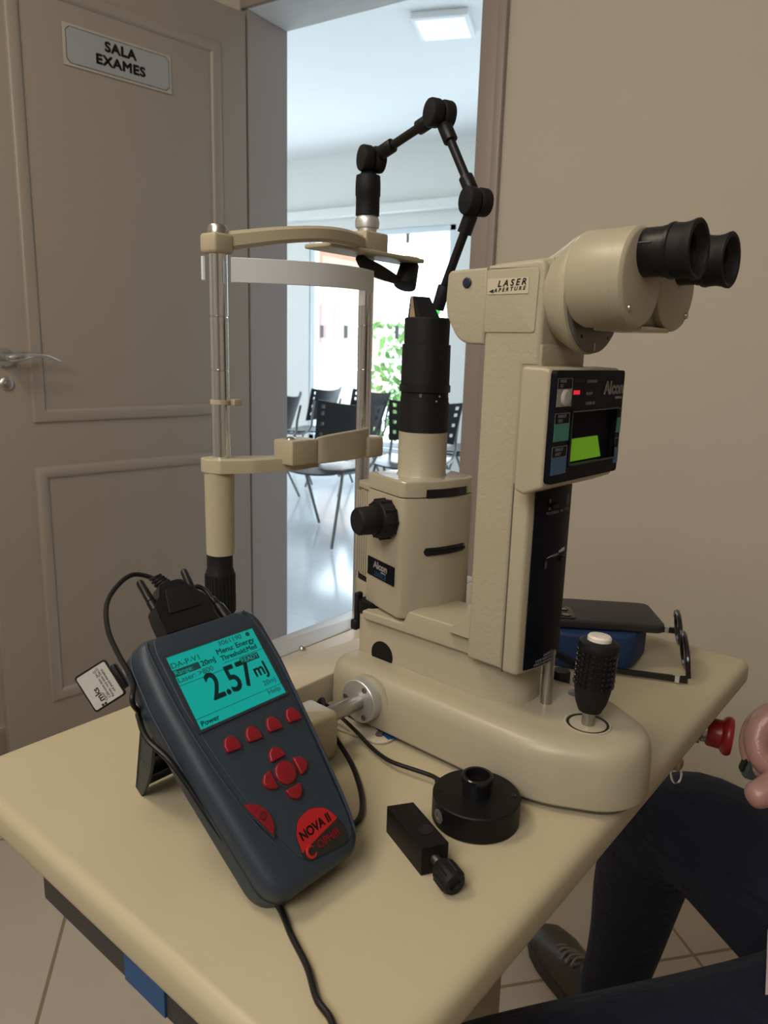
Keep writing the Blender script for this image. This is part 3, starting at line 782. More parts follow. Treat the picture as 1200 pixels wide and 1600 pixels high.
# bell and rotation disc behind the binoculars
bc = (.4875, .3630)
part('bell', MB().prof(P3(-.290, bc[0], bc[1] + .004), P3(-.240, bc[0], bc[1] + .004), [(.020, 0), (.024, .008), (.0285, .018), (.0345, .029), (.0385, .036), (.0405, .040), (.0405, .0440), (.039, .0452), (.0, .0452)], n=64), creamt, las)
dk = part('rotation_disc', MB().prof(P3(-.2448, bc[0], bc[1] + .003), P3(-.230, bc[0], bc[1] + .003), [(.0385, 0), (.0385, .0025), (.0375, .0032), (.0, .0032)], n=64), gunm, las, 'dark grey rotation disc')
for a_ in (-125, -90, -55, -150):
    y_ = bc[0] + .034 * math.cos(R(a_)); z_ = bc[1] + .003 + .034 * math.sin(R(a_))
    if a_ == -90: part('index_mark', MB().box(-.2416, -.2411, y_ - .0006, y_ + .0006, Z(z_ - .003), Z(z_ + .0025)), inkw, dk)
    else: part('screw_hole', MB().prof(P3(-.2416, y_, z_), P3(-.240, y_, z_), [(.0012, 0), (.0012, .0004), (0, .0004)], n=16), blkm, dk)
part('neck', MB().box(-.2790, -.2640, .4560, .5190, Z(.3150), Z(.3330), .002), creamt, las)
# binocular housing: two barrels and a bridge
for i, by in enumerate((.4580, .5165)):
    r0 = .0300
    ps = MB().prof(P3(-.2385, by, .3735), P3(-.198, by, .3735), [(r0 - .006, 0), (r0 - .002, .0015), (r0, .005), (r0, .0305), (r0 + .0003, .0308), (r0 + .0003, .0375), (r0 - .0010, .0392), (r0 - .0022, .0398), (0, .0400)], n=64)
    bh = part('binocular_barrel', ps, cream, las)
    gv = MB().prof(P3(-.2076, by, .3735), P3(-.20, by, .3735), [(r0 + .0001, 0), (r0 + .00042, .0001), (r0 + .00042, .0006), (r0 + .0001, .0007)], n=64, cap=False); part('seam_ring', gv, gunm, bh) if False else None
    sc = P3(-.1984, by - .0160 + i * .034, .3545)
    part('screw', MB().prof(sc, sc + Vector((.002, 0, 0)), [(.0022, 0), (.0020, .0008), (0, .0008)], n=16), steel, bh)
    # eyepiece
    ey = by + (.001 if i == 0 else .0005); ez = .3880
    ep = part('eyepiece', MB().prof(P3(-.199, ey, ez), P3(-.16, ey, ez), [(.0142, 0), (.0145, .0005), (.0145, .0115), (.0150, .0118), (.0150, .0150), (.0162, .0155), (.0165, .0175), (.0156, .0185), (.0130, .0185)], n=56), blk, las)
    part('eyecup', MB().prof(P3(-.1815, ey, ez), P3(-.16, ey, ez), [(.0155, 0), (.0160, .0015), (.0156, .006), (.0162, .0100), (.0174, .0130), (.0174, .0142), (.0165, .0149), (.0146, .0143), (.0132, .0110), (.0108, .0092), (.0100, .0040), (.0, .0030)], n=56), blkr, ep)
    part('ocular_lens', MB().prof(P3(-.1797, ey, ez), P3(-.17, ey, ez), [(.0086, 0), (.0075, .0008), (.004, .0016), (0, .0019)], n=40), lensm, ep)
    part('index_line', MB().box(-.198, -.1905, ey - .0146, ey - .0138, Z(ez + .0040), Z(ez + .0044)), inkd, ep)
part('bridge', MB().box(-.2370, -.2060, .466, .510, Z(.3445), Z(.3900), .004), cream, las)
part('hinge_pin', MB().cyl(P3(-.213, .484, .3440), P3(-.213, .484, .3415), .0035, bev=.0008).cyl(P3(-.225, .478, .3445), P3(-.225, .478, .3425), .0045, bev=.0008), chrome, las)
part('hinge_plate', MB().box(-.2330, -.1995, .466, .510, Z(.3420), Z(.3450), .001), cream, las)

# illumination housing in its own heading
ill = rounded([(-.5615, .3282), (-.5060, .3282), (-.5000, .3400), (-.4965, .3650), (-.5000, .3920), (-.5060, .4040), (-.5615, .4040)], [.002, .008, 0, .05, 0, .008, .002], 6)
ih = part('illumination_housing', toI(MB().slab(ill, Z(.0990), Z(.2052), .0006, .003)), cream, las)
lid = part('housing_lid', toI(MB().slab(ill, Z(.2064), Z(.2200), .0020)), mat('cream_lid_satin', (.385, .345, .255), .22, spec=1.0, coat=1.0), ih)
part('lid_seam', toI(MB().slab(inset(ill, .0015), Z(.2050), Z(.2066))), gunm, ih)
def bulge(b): return -.4965 - .0045 * ((b - .3660) / .027) ** 2
def islot(b0, b1, z0, z1, off=.0006, r=0):
    m_ = MB(); n = 44; rs = []
    for i in range(n + 1):
        t = i / n; b = b0 + (b1 - b0) * t
        e = r * (1 - math.sqrt(max(0, 1 - max(0, (abs(2 * t - 1) * (b1 - b0) / 2 - ((b1 - b0) / 2 - r)) / r) ** 2))) if r else 0
        a = bulge(b)
        rs.append([(a - .002, b, Z(z0 + e)), (a + off, b, Z(z0 + e)), (a + off, b, Z(z1 - e)), (a - .002, b, Z(z1 - e))])
    return toI(m_.rings(rs))
part('filter_slot', islot(.3485, .3930, .2060, .2128), blks, ih, 'black slot with filter lever')
part('filter_slot', islot(.3480, .3935, .1555, .1622, r=.0030), blks, ih, 'black slot with filter lever')
part('filter_lever', islot(.352, .392, .1575, .1592, off=.0022), blkr, ih)
# ribs behind
rb = MB()
rb.slab(rounded([(-.5950, .336), (-.5610, .334), (-.5610, .398), (-.5950, .396)], [.012, 0, 0, .012]), Z(.1185), Z(.2005), .001)
lamp_h = part('lamp_house', toI(rb), cream, las)
r2 = MB()
for k in range(7): r2.box(-.5905 + k * .0040, -.5885 + k * .0040, .3335, .3360, Z(.1205), Z(.1985), .0004)
part('cooling_ribs', toI(r2), cream, lamp_h)
part('lamp_lid', toI(MB().slab(rounded([(-.5955, .334), (-.5610, .332), (-.5610, .400), (-.5955, .398)], [.012, 0, 0, .012]), Z(.2020), Z(.2070), .0015)), cream, lamp_h)
# badge
bd = part('badge', toI(MB().slab(rect(-.5567, -.5122, Z(.1272), Z(.1440)), .3272, .3281, M=Matrix(((1, 0, 0, 0), (0, 0, 1, 0), (0, 1, 0, 0), (0, 0, 0, 1))))), panelm, las, 'dark badge with white and blue lettering')
ib = lambda a, z: basis((a, .3270, Z(z)), (1, 0, 0), (0, 0, 1))
part('lettering', toI(join(text_mb('Alcon', .0085, ib(-.5345, .1386), bold=.00035, th=.0001, sx=1.15), text_mb('SURGICAL', .0018, ib(-.5290, .1342), th=.0001))), inkw, bd)
part('lettering', toI(text_mb('2500LE', .0062, ib(-.5345, .1308), th=.0001, bold=.0001, sx=1.1)), inkb, bd, 'blue model lettering')
# knob
kc = (-.5245, .1850)
kn = part('slit_knob', toI(MB().prof((kc[0], .3282, Z(kc[1])), (kc[0], .30, Z(kc[1])), [(.0150, 0), (.0165, .001), (.0165, .0115), (.0155, .0130), (.0120, .0132), (.0122, .0160), (.0118, .0300), (.0105, .0318), (0, .0322)], n=48)), blkr, las)
gr = MB()
for k in range(10):
    a = 2 * PI * k / 10
    gr.cyl((kc[0] + .0163 * math.cos(a), .3270, Z(kc[1] + .0163 * math.sin(a))), (kc[0] + .0163 * math.cos(a), .3165, Z(kc[1] + .0163 * math.sin(a))), .0016, n=8)
part('knob_grip', toI(gr), blkr, kn)
# tower
tc_ = (-.5305, .3645)
def tw(prof, m, name, par=las, label=None, n=56):
    return part(name, toI(MB().lathe([(r, Z(z)) for r, z in prof], Matrix.Translation((tc_[0], tc_[1], 0)), n)), m, par, label)
tw([(.0222, .2200), (.0212, .2220), (.0212, .2580)], cream, 'tower_base')
tb = tw([(.0205, .2575), (.0214, .2585), (.0214, .2830), (.0207, .2834), (.0207, .2872), (.0203, .2874), (.0203, .2915), (.0212, .2920), (.0214, .2980), (.0208, .2982), (.0205, .3300), (.0205, .3312), (.0190, .3316), (.0192, .3520), (.0182, .3530), (.0, .3530)], blkr, 'illumination_tower')
tw([(.0207, .2916), (.0219, .2920), (.0219, .2975), (.0207, .2979)], blk, 'scale_ring', tb)
part('tower_lever', toI(MB().cyl((tc_[0] - .0200, tc_[1] - .004, Z(.3255)), (tc_[0] - .0250, tc_[1] - .005, Z(.3255)), .0022, n=12).cyl((tc_[0] - .0200, tc_[1] - .004, Z(.3185)), (tc_[0] - .0250, tc_[1] - .005, Z(.3185)), .0022, n=12).box(tc_[0] - .0235, tc_[0] - .0195, tc_[1] - .008, tc_[1] + .001, Z(.3170), Z(.3270), .0008)), blk, tb)
part('scale_mark', toI(join(text_mb('0', .0040, basis((tc_[0] + .0150, tc_[1] - .0145, Z(.2893)), (.70, .72, 0), (0, 0, 1)), th=.0002), MB().prof((tc_[0] + .0204, tc_[1] - .0020, Z(.2850)), (tc_[0] + .0214, tc_[1] - .0021, Z(.2850)), [(.0008, 0), (.0008, .0004), (0, .0004)], n=12), MB().prof((tc_[0] + .0206, tc_[1] + .0010, Z(.2890)), (tc_[0] + .0216, tc_[1] + .0011, Z(.2890)), [(.0008, 0), (.0008, .0004), (0, .0004)], n=12))), inkw, tb)
# prism mirror
pm = MB().raw([(-.5420, .352, Z(.353)), (-.5230, .352, Z(.353)), (-.5230, .372, Z(.353)), (-.5420, .372, Z(.353)), (-.5420, .354, Z(.3705)), (-.5365, .354, Z(.3705)), (-.5365, .370, Z(.3705)), (-.5420, .370, Z(.3705))], [[0, 3, 2, 1], [4, 5, 6, 7], [0, 1, 5, 4], [1, 2, 6, 5], [2, 3, 7, 6], [3, 0, 4, 7]])
pr_ = part('prism_holder', toI(pm), blkr, las)
part('prism_mirror', toI(MB().raw([(-.5385, .3515, Z(.3535)), (-.5300, .3515, Z(.3535)), (-.5372, .3533, Z(.3700)), (-.5400, .3533, Z(.3700)), (-.5385, .3520, Z(.3535)), (-.5300, .3520, Z(.3535)), (-.5372, .3538, Z(.3700)), (-.5400, .3538, Z(.3700))], [[0, 1, 2, 3], [4, 7, 6, 5]])), glare, pr_)
# wheel, axle and track cover on the near side
wh = (-.402, .030)
part('axle_flange', MB().prof(P3(wh[0], .4390, wh[1]), P3(wh[0], .42, wh[1]), [(.0190, 0), (.0190, .0110), (.0184, .0116), (0, .0116)], n=56), alum, las)
for a_ in (60, 180, 300):
    c = P3(wh[0] + .0145 * math.cos(R(a_)), .4274, wh[1] + .0145 * math.sin(R(a_)))
    part('screw', MB().prof(c, c - Vector((0, .002, 0)), [(.0026, 0), (.0024, .0008), (.0012, .0008), (.0012, .0002), (0, .0002)], n=20), gunm, las)
part('flange_shroud', MB().prof(P3(wh[0] + .0035, .4388, wh[1]), P3(wh[0] + .0035, .43, wh[1]), [(.0222, 0), (.0222, .0016), (.0, .0016)], n=56), cream, las)
part('axle', MB().cyl(P3(wh[0], .432, wh[1]), P3(wh[0], .385, wh[1]), .0070, bev=.0005), steel, las)
part('wheel_cover', MB().box(-.421, -.386, .350, .3900, Z(.0005), Z(.0410), .005), creamd, las)
part('cable_plug', MB().box(-.4520, -.447, .472, .480, Z(.074), Z(.106), .0015).box(-.4545, -.447, .470, .480, Z(.070), Z(.080), .002), blkr, las)

# ================================================================== CHIN REST
ch = thing('chin_rest', 'chrome and cream head and chin rest with two posts and white forehead strap', 'chin rest', TA, (-.53, .512, TT + .03))
def post(b, z0, z1):
    m_ = MB()
    zs = [z0, .2290, .3030, .3045, .3052, .3495, .3502, z1]
    pr = [(.0078, z0)]
    for z_ in (.3045, .3500):
        if z_ > z0: pr += [(.0078, z_ - .0008), (.0072, z_ - .0003), (.0072, z_ + .0003), (.0078, z_ + .0008)]
    pr += [(.0078, z1)]
    return m_.lathe([(r, Z(z)) for r, z in pr], Matrix.Translation((-.53, b, 0)), 40)
pl_ = part('post', post(.4166, .2240, .4200), chrome, ch, 'left chrome post')
part('post_cap', MB().lathe([(.0082, Z(.4170)), (.0082, Z(.4225)), (.0070, Z(.4245)), (0, Z(.425))], Matrix.Translation((-.53, .4166, 0))), steel, pl_)
part('cable_tie', MB().lathe([(.0079, Z(.2750)), (.0090, Z(.2752)), (.0090, Z(.2788)), (.0079, Z(.2790))], Matrix.Translation((-.53, .4166, 0))).box(-.5245, -.5170, .4215, .4300, Z(.2740), Z(.2798), .0008), creamd, pl_, 'cream cable tie')
part('post', post(.6091, .0300, .4300), chrome, ch, 'right chrome post')
part('lower_sleeve', MB().lathe([(.0118, Z(.1390)), (.0130, Z(.1392)), (.0135, Z(.2160))], Matrix.Translation((-.53, .4140, 0))), creamd, ch)
gk = MB().lathe([(.0112, Z(.0310)), (.0112, Z(.0780)), (.0130, Z(.0830)), (.0134, Z(.1180)), (.0128, Z(.1230)), (.0118, Z(.1255)), (.0118, Z(.1390))], Matrix.Translation((-.53, .4125, 0)))
for k in range(26):
    a = 2 * PI * k / 26; gk.cyl((-.53 + .0131 * math.cos(a), .4125 + .0131 * math.sin(a), Z(.084)), (-.53 + .0131 * math.cos(a), .4125 + .0131 * math.sin(a), Z(.120)), .0009, n=6)
part('height_grip', gk, blkr, ch, 'black ribbed height grip')
# forehead bar: bowed and slightly rising
N_ = 30; path = []
for i in range(N_ + 1):
    t = i / N_; b = .412 + t * (.600 - .412)
    path.append((-.530 + .034 * math.sin(PI * min(1, max(0, (t - .04) / .98))) ** 1.0, b))
def fz(t):
    up = .0225 * t
    arch = .0075 * math.sin(PI * min(1, t * 1.1)) if t < .91 else 0
    th_ = .0165 - .003 * math.sin(PI * t)
    return (Z(.4010 + up + arch), Z(.4010 + up + arch + th_))
part('forehead_bar', MB().band(path, fz, .011).box(-.5405, -.5195, .4055, .4265, Z(.4010), Z(.4175), .003), creamd, ch)
N_ = 30; path = []
for i in range(N_ + 1):
    t = i / N_; b = .4205 + t * (.604 - .4205)
    path.append((-.520 + .028 * math.sin(PI * (t * .93 + .03)), b))
sp = MB().band(path, lambda t: (Z(.3780 + .006 * t), Z(.3985 + .0065 * t)), .0018)
sp.band([(-.5405, .4085), (-.5395, .4075), (-.536, .4065)], lambda t: (Z(.3795), Z(.3990)), .0018)
sp.band([(-.523, .600), (-.528, .5975), (-.531, .6)], lambda t: (Z(.3700), Z(.398)), .0015)
part('forehead_strap', sp, strapm, ch, 'white plastic forehead strap')
# chin support
N_ = 20
path = [(-.528 + .036 * math.sin(PI / 2 * i / N_), .405 + .092 * i / N_) for i in range(N_ + 1)]
ring = part('lower_arm', MB().slab(rounded([(-.5445, .4025), (-.530, .3990), (-.5165, .404), (-.500, .430), (-.489, .470), (-.489, .500), (-.5070, .500), (-.5140, .460), (-.5300, .4330), (-.5445, .428)], [.008, .008, .006, .03, .01, .002, .002, .03, .02, .008]), Z(.2155), Z(.2275), .001), creamd, ch)
part('chin_block', MB().box(-.505, -.480, .4560, .4880, Z(.2215), Z(.2440), .0015), creamd, ch)
part('dome_screw', MB().lathe([(.0050, 0), (.0042, .0012), (.0022, .0024), (0, .0027)], Matrix.Translation((-.4925, .466, Z(.2440)))), chrome, ch)
cp = [(-.4845, .4880), (-.4800, .4960), (-.4790, .520), (-.4800, .545), (-.4870, .566)]
cps = [(v.x, v.y) for v in smooth([(a, b, 0) for a, b in cp], 6)]
def cz(t):
    top = .2440 + .0052 * math.sin(PI / 2 * min(1, t * 1.15))
    if t < .05: top -= .004 * (1 - t / .05)
    return (Z(.2205), Z(top))
cup = MB().band(cps, cz, .0035)
part('chin_cup', cup, creamd, ch, 'cream curved chin cup side')
part('chin_cup_pad', MB().box(-.497, -.4800, .5600, .5850, Z(.2190), Z(.2400), .003).slab(circ(-.500, .568, .020), Z(.2240), Z(.2275)), creamd, ch)
part('chin_cup_floor', MB().slab(rounded([(-.53, .495), (-.482, .492), (-.482, .565), (-.53, .575)], .01), Z(.2230), Z(.2255)), creamd, ch)
part('cross_bar', MB().box(-.5415, -.5185, .5640, .6200, Z(.2130), Z(.2280), .003), creamd, ch)
# joint head on the right post
part('joint_box', MB().box(-.5460, -.5140, .5890, .6250, Z(.4200), Z(.4430), .0025), creamd, ch)
part('joint_tab', MB().box(-.538, -.522, .625, .633, Z(.4220), Z(.4390), .002), creamd, ch)
part('guide_plate', MB().box(-.5400, -.5050, .5280, .6760, Z(.4190), Z(.4235), .0015).box(-.538, -.513, .655, .679, Z(.4200), Z(.4260), .002), creamd, ch)
part('target_arm', MB().tube([(-.522, .588, Z(.4170)), (-.522, .600, Z(.4100)), (-.522, .622, Z(.4055)), (-.522, .650, Z(.4000))], .0055, radii=lambda t: .0045 + .003 * math.sin(PI * t)).cyl((-.522, .672, Z(.4190)), (-.520, .661, Z(.3940)), .0105, .0125, bev=.0015), blkr, ch, 'black curved fixation target arm')
part('chrome_collar', MB().lathe([(.0098, Z(.4430)), (.0098, Z(.4470)), (.0120, Z(.4480)), (.0126, Z(.4530)), (.0118, Z(.4570)), (.0100, Z(.4600))], Matrix.Translation((-.53, .6085, 0))), alum, ch)
part('arm_socket', MB().lathe([(.0122, Z(.4600)), (.0122, Z(.4780)), (.0128, Z(.4790)), (.0128, Z(.4900)), (.0122, Z(.4980)), (.0090, Z(.4990)), (.0055, Z(.5040))], Matrix.Translation((-.53, .6085, 0))), blkr, ch)
J1 = Vector((-.5265, .609, Z(.5135))); J2 = Vector((-.4440, .609, Z(.5420))); J3 = Vector((-.3990, .609, Z(.4610))); J4 = Vector((-.4330, .609, Z(.3800)))
def joint(J, off=.0):
    m_ = MB(); d = Vector((.42, .91, 0)).normalized()
    m_.cyl(J - d * .0125, J - d * .0003, .0126, bev=.0025); m_.cyl(J + d * .0003, J + d * .0125, .0126, bev=.0025)
    return m_
for J in (J1, J2, J3): part('arm_joint', joint(J), blkr, ch)
def link(A, B, r=.0042):
    d = (B - A).normalized()
    return MB().cyl(A + d * .012, A + d * .029, .0068, bev=.0008).cyl(A + d * .02, B - d * .012, r).cyl(B - d * .026, B - d * .011, .0068, bev=.0008)
part('arm_link', link(J1, J2), blk, ch)
part('arm_link', link(J2, J3), blk, ch)
part('arm_link', MB().cyl(J3 + (J4 - J3).normalized() * .012, J3 + (J4 - J3).normalized() * .029, .0068).cyl(J3 + (J4 - J3).normalized() * .02, J4, .0042), blk, ch)
fl = part('fixation_lamp', MB().cyl(J4 + Vector((.003, 0, .008)), J4 + Vector((-.004, 0, -.014)), .0062, bev=.0008), blkr, ch)
part('led_tip', MB().cyl(J4 + Vector((-.004, 0, -.014)), J4 + Vector((-.0055, 0, -.0185)), .003, bev=.001), ledg, fl, 'green lamp tip')

# ================================================================== POWER METER
s_ = .0683
RM = ((0.15086194, -0.68303368, 0.71463674), (0.98840031, 0.09143871, -0.12125919), (0.01747865, 0.72464057, 0.68890532))
M0 = Vector((-.3217, .3241, .931))
MM = Matrix(((RM[0][0], RM[0][1], RM[0][2], M0.x), (RM[1][0], RM[1][1], RM[1][2], M0.y), (RM[2][0], RM[2][1], RM[2][2], M0.z), (0, 0, 0, 1)))
foot = Vector((0, -.131, -.030))
MF = MM @ Matrix.Translation(foot)
met = thing('laser_power_meter', 'blue-grey handheld laser energy meter with teal screen reading 2.57 mJ, propped on its stand', 'energy meter', M=MF)
ORG[met.name] = foot                       # parts are given from the screen centre
def halfw(v): 
    pts = [(-.134, .029), (-.125, .0375), (-.10, .0405), (-.05, .0462), (0, .0495), (.03, .0485), (.042, .0440)]
    for (a, wa), (b, wb) in zip(pts, pts[1:]):
        if v <= b: return wa + (wb - wa) * (v - a) / (b - a)
    return pts[-1][1]
ol = []
left = [(-halfw(v), v) for v in (-.1345, -.125, -.10, -.05, 0, .03, .0420)]
right = [(halfw(v) - .0005, v) for v in (-.1345, -.125, -.10, -.05, 0, .03, .0420)]
out_ = rounded(right + left[::-1], [.012, .02, .03, .05, .05, .02, .011, .011, .02, .05, .05, .03, .02, .012], 5)
body = part('case', MB().slab(out_, -.0330, -.0010, .008, .006, n=5), bluegrey, met)
# inset face plate
fo_ = rounded([(-.0110, -.1215), (.0290, -.1270), (.0330, -.112), (.0375, -.05), (.0375, .00), (.0345, .030), (.030, .0395), (-.0360, .0395), (-.0380, .030), (-.0375, -.010), (-.0325, -.045), (-.0260, -.080)], [.01, .012, .02, .03, .03, .02, .004, .004, .02, .05, .05, .05], 5)
face = part('face_plate', MB().slab(fo_, -.0020, -.0002, .0006), bluegrey, met)
part('side_seam', MB().tube([(*p, -.0165) for p in inset(out_, -.0001)] + [(*inset(out_, -.0001)[0], -.0165)], .0006, res=1), mat('dark_blue_grey', (.02, .028, .038), .5), body)
part('face_ridge', MB().tube([(.0350, .0395, -.0012), (.0395, .0300, -.0010), (.0425, .000, -.0008), (.0405, -.050, -.0008), (.0365, -.100, -.0010), (.0330, -.124, -.0020)], .0011, n=8, res=5), bluegrey, met)
part('face_ridge', MB().tube([(-.0400, .0395, -.0014), (-.0420, .0300, -.0010), (-.0410, -.010, -.0008), (-.0355, -.055, -.0008), (-.0275, -.090, -.0010), (-.0130, -.1245, -.0015)], .0009, n=8, res=5), bluegrey, met)
sc_ = part('screen', MB().slab(rect(-.0341, .0341, -.0251, .0251), -.0002, .0002), screenm, met, 'glowing teal screen')
bz = MB()
for q in [(-.0358, .0358, .0251, .0268), (-.0358, .0358, -.0268, -.0251), (-.0358, -.0341, -.0251, .0251), (.0341, .0358, -.0251, .0251)]: bz.slab(rect(*q), -.0003, .0009)
part('screen_bezel', bz, MATS['dark_blue_grey'], sc_)
mf = lambda u, v: Matrix.Translation((u, v, .00035))
tx = [text_mb(s, z, mf(u, v), th=.00005, bold=b, align=al, sx=x) for s, z, u, v, b, al, x in [
    ('3061190', .0048, .0040, .0222, .0, 'LEFT', 1.15), ('Menu: Energy', .0052, .0000, .0172, .0001, 'LEFT', 1.08), ('Threshold:Med', .0048, .0010, .0122, .0001, 'LEFT', 1.0),
    ('DA-P-V1', .0052, -.0335, .0185, .0, 'LEFT', 1.15), ('20mJ', .0050, -.0138, .0135, .0001, 'LEFT', 1.1), ('Laser: >800', .0050, -.0335, .0085, .0, 'LEFT', 1.12),
    ('2.57', .0255, .0005, -.0035, .0005, 'CENTER', .80), ('mJ', .0125, .0245, -.0040, .0003, 'CENTER', .90), ('20mJ', .0048, .0265, -.0138, .0, 'CENTER', 1.1),
    ('Help', .0046, .0265, -.0205, .0, 'CENTER', 1.2), ('Power', .0046, -.0255, -.0220, .0001, 'CENTER', 1.1)]]
ln = MB().slab(rect(-.034, .034, .0100, .0103), .0002, .0004).slab(rect(-.034, .034, -.0182, -.0179), .0002, .0004) if False else MB().slab(rect(-.034, .002, .0050, .0053), .0002, .0004).slab(rect(.002, .034, .0088, .0091), .0002, .0004).slab(rect(-.034, .034, -.0183, -.0180), .0002, .0004)
ln.slab(circ(.0285, .0222, .0016, 20), .0002, .0004)
part('lettering', join(ln, *tx), scrink, sc_)
for q_ in ((-.0338, -.0148, .0112, .0158), (.0135, .0285, .0038, .0082)): part('highlight_box', MB().slab(rect(*q_), .0002, .00035), scrink, sc_)
part('lettering', text_mb('Range:', .0046, mf(-.0335, .0135), th=.00006, align='LEFT', sx=1.12), screenm, sc_, 'reversed screen lettering')
part('lettering', text_mb('READY', .0042, mf(.0210, .0060), th=.00006, sx=1.1), screenm, sc_, 'reversed screen lettering')
# keys
def key(o, name='key', m=redb, h=.0022):
    return part(name, MB().slab(o, -.0003, h, .0010), m, met)
def arch(cx, cy, w_, h_, rot=0):
    pts = [(-w_, -h_ * .8), (w_, -h_), (w_ * .95, 0), (w_ * .35, h_ * .85), (-w_ * .5, h_ * .75), (-w_ * 1.0, 0)]
    c, s2 = math.cos(rot), math.sin(rot)
    return rounded([(cx + x * c - y * s2, cy + x * s2 + y * c) for x, y in pts], [.0012, .0012, .003, .003, .003, .003], 5)
cx0, st0, vb0, vc0 = .17783 * s_, .24249 * s_, -.58656 * s_, -1.0415 * s_
SC = s_
cx1 = .0724 * s_; cr = .1778 * s_
u_c, st_u, vb, vc = q6 = (0.07238573 * s_, 0.24248849 * s_, -0.58656314 * s_, -1.04149979 * s_)
cr = 0.17783321 * s_
for k in range(4):
    key(arch(u_c + (k - 1.5) * st_u, vb, .0053, .0056))
wd_ = mat('key_well', (.025, .035, .048), .5)
part('key_well', MB().slab(circ(u_c, vc, .0088), -.0003, .0004), wd_, met)
key(circ(u_c, vc, .0074, 40), 'centre_key')
for rot in (0, 90, 180, 270):
    a = R(rot + 90)
    pts = [(-.0062, -.0030), (.0062, -.0030), (.0048, .0022), (.0015, .0050), (-.0015, .0050), (-.0048, .0022)]
    c, s2 = math.cos(R(rot)), math.sin(R(rot))
    o = [(x, y + cr * 1.02) for x, y in pts]
    key(rounded([(u_c + x * c - y * s2, vc + x * s2 + y * c) for x, y in o], [.0010, .0010, .003, .002, .002, .003], 4), 'arrow_key')
# power key: a half lens cut by the face edge
pw = [(-.0305, -.0760), (-.0265, -.0768), (-.0215, -.0800), (-.0180, -.0850), (-.0172, -.0905), (-.0185, -.0960), (-.0215, -.0990)]
part('key_well', MB().slab([Vector(p) for p in inset([Vector(p) for p in pw[::-1]], -.0012)], -.0006, .0003), wd_, met)
pk = key([Vector(p) for p in pw[::-1]], 'power_key', h=.0014)
pr2 = MB(); 
pr2.tube([(-.0228 + .0022 * math.cos(a), -.0865 + .0022 * math.sin(a), .0016) for a in [R(120 + 300 * k / 12) for k in range(13)]], .00028, res=1, n=6)
pr2.tube([(-.0228, -.0865, .0016), (-.0228, -.0838, .0016)], .00028, res=1, n=6)
part('power_symbol', pr2, inkk, pk)
# badge
bdg = rounded([(-.0105, -.1215), (.0040, -.1255), (.0235, -.1255), (.0265, -.1180), (.0255, -.1080), (.0130, -.0975), (.0020, -.0965), (-.0060, -.1010), (-.0100, -.1090)], [.004, .001, .004, .005, .006, .012, .012, .012, .012], 5)
bdg = rounded([(-.0105, -.1225), (.0245, -.1265), (.0262, -.1150), (.0200, -.1010), (.0090, -.0968), (-.0030, -.0985), (-.0085, -.1075)], [.005, .005, .008, .012, .014, .012, .012], 6)
bp_ = part('badge', MB().slab(bdg, -.0003, .0003), inkk, met, 'red and black maker badge')
# red upper area clipped by a slanted curve
def clip(poly, f):
    out = []
    for i in range(len(poly)):
        a = poly[i]; b = poly[(i + 1) % len(poly)]
        fa, fb_ = f(a), f(b)
        if fa >= 0: out.append(a)
        if (fa >= 0) != (fb_ >= 0):
            t = fa / (fa - fb_); out.append(a + (b - a) * t)
    return out
part('badge_red', MB().slab(clip(inset(bdg, .0003), lambda p: p.y + .1135 - .18 * (p.x - .008)), .0003, .0005), redl, bp_, 'red upper half')
mb2 = lambda u, v: Matrix.Translation((u, v, .00055)) @ Matrix.Rotation(R(3), 4, 'Z')
part('lettering', text_mb('NOVA II', .0078, mb2(.0066, -.1082), th=.00006, bold=.0003, sx=.90, shear=.05), inkk, bp_)
part('lettering', text_mb('OPHIR', .0066, mb2(.0115, -.1178), th=.00006, bold=.0001, sx=.98), redl, bp_)
part('emblem', MB().tube([(-.0035 + .0032 * math.cos(R(a)), -.1190 + .0032 * math.sin(R(a)), .0006) for a in range(30, 331, 20)], .0006, res=1, n=6, radii=lambda t: .0003 + .0007 * math.sin(PI * t)), redl, bp_)
# kickstand
ks = MB()
ks.raw([(-.034, .014, -.031), (.030, .014, -.031), (.024, -.020, -.1385), (-.010, -.020, -.1385), (-.034, .018, -.034), (.030, .018, -.034), (.024, -.016, -.1400), (-.010, -.016, -.1400)],
       [[0, 1, 2, 3], [4, 7, 6, 5], [0, 4, 5, 1], [3, 2, 6, 7], [0, 3, 7, 4], [1, 5, 6, 2]])
ks.v = [v for v in ks.v]
kst = MB()
def P_(u, v, n_): return (u, v, n_)
def kp(u, t, off):  # u across, t 0..1 down the stand
    A = Vector((0, .016, -.031)); B = Vector((0, -.0215, -.1415))
    d = (B - A).normalized(); nn = Vector((0, d.z, -d.y)) * -1
    p = A + (B - A) * t + nn * off; p.x = u; return p
wL = lambda t: -.040 + .020 * t ; wR = lambda t: .036 - .006 * t
rs = []
for i in range(9):
    t = i / 8
    rs.append([kp(wL(t), t, 0), kp(wR(t), t, 0), kp(wR(t), t, .003), kp(wL(t), t, .003)])
kst.rings(rs)
for u0 in (0, 1):
    rs = []
    for i in range(9):
        t = i / 8; u = wL(t) if u0 == 0 else wR(t) - .0025
        h_ = .012 * math.sin(PI * (.12 + .76 * t)) + .002
        rs.append([kp(u, t, -h_), kp(u + .0025, t, -h_), kp(u + .0025, t, .003), kp(u, t, .003)])
    kst.rings(rs)
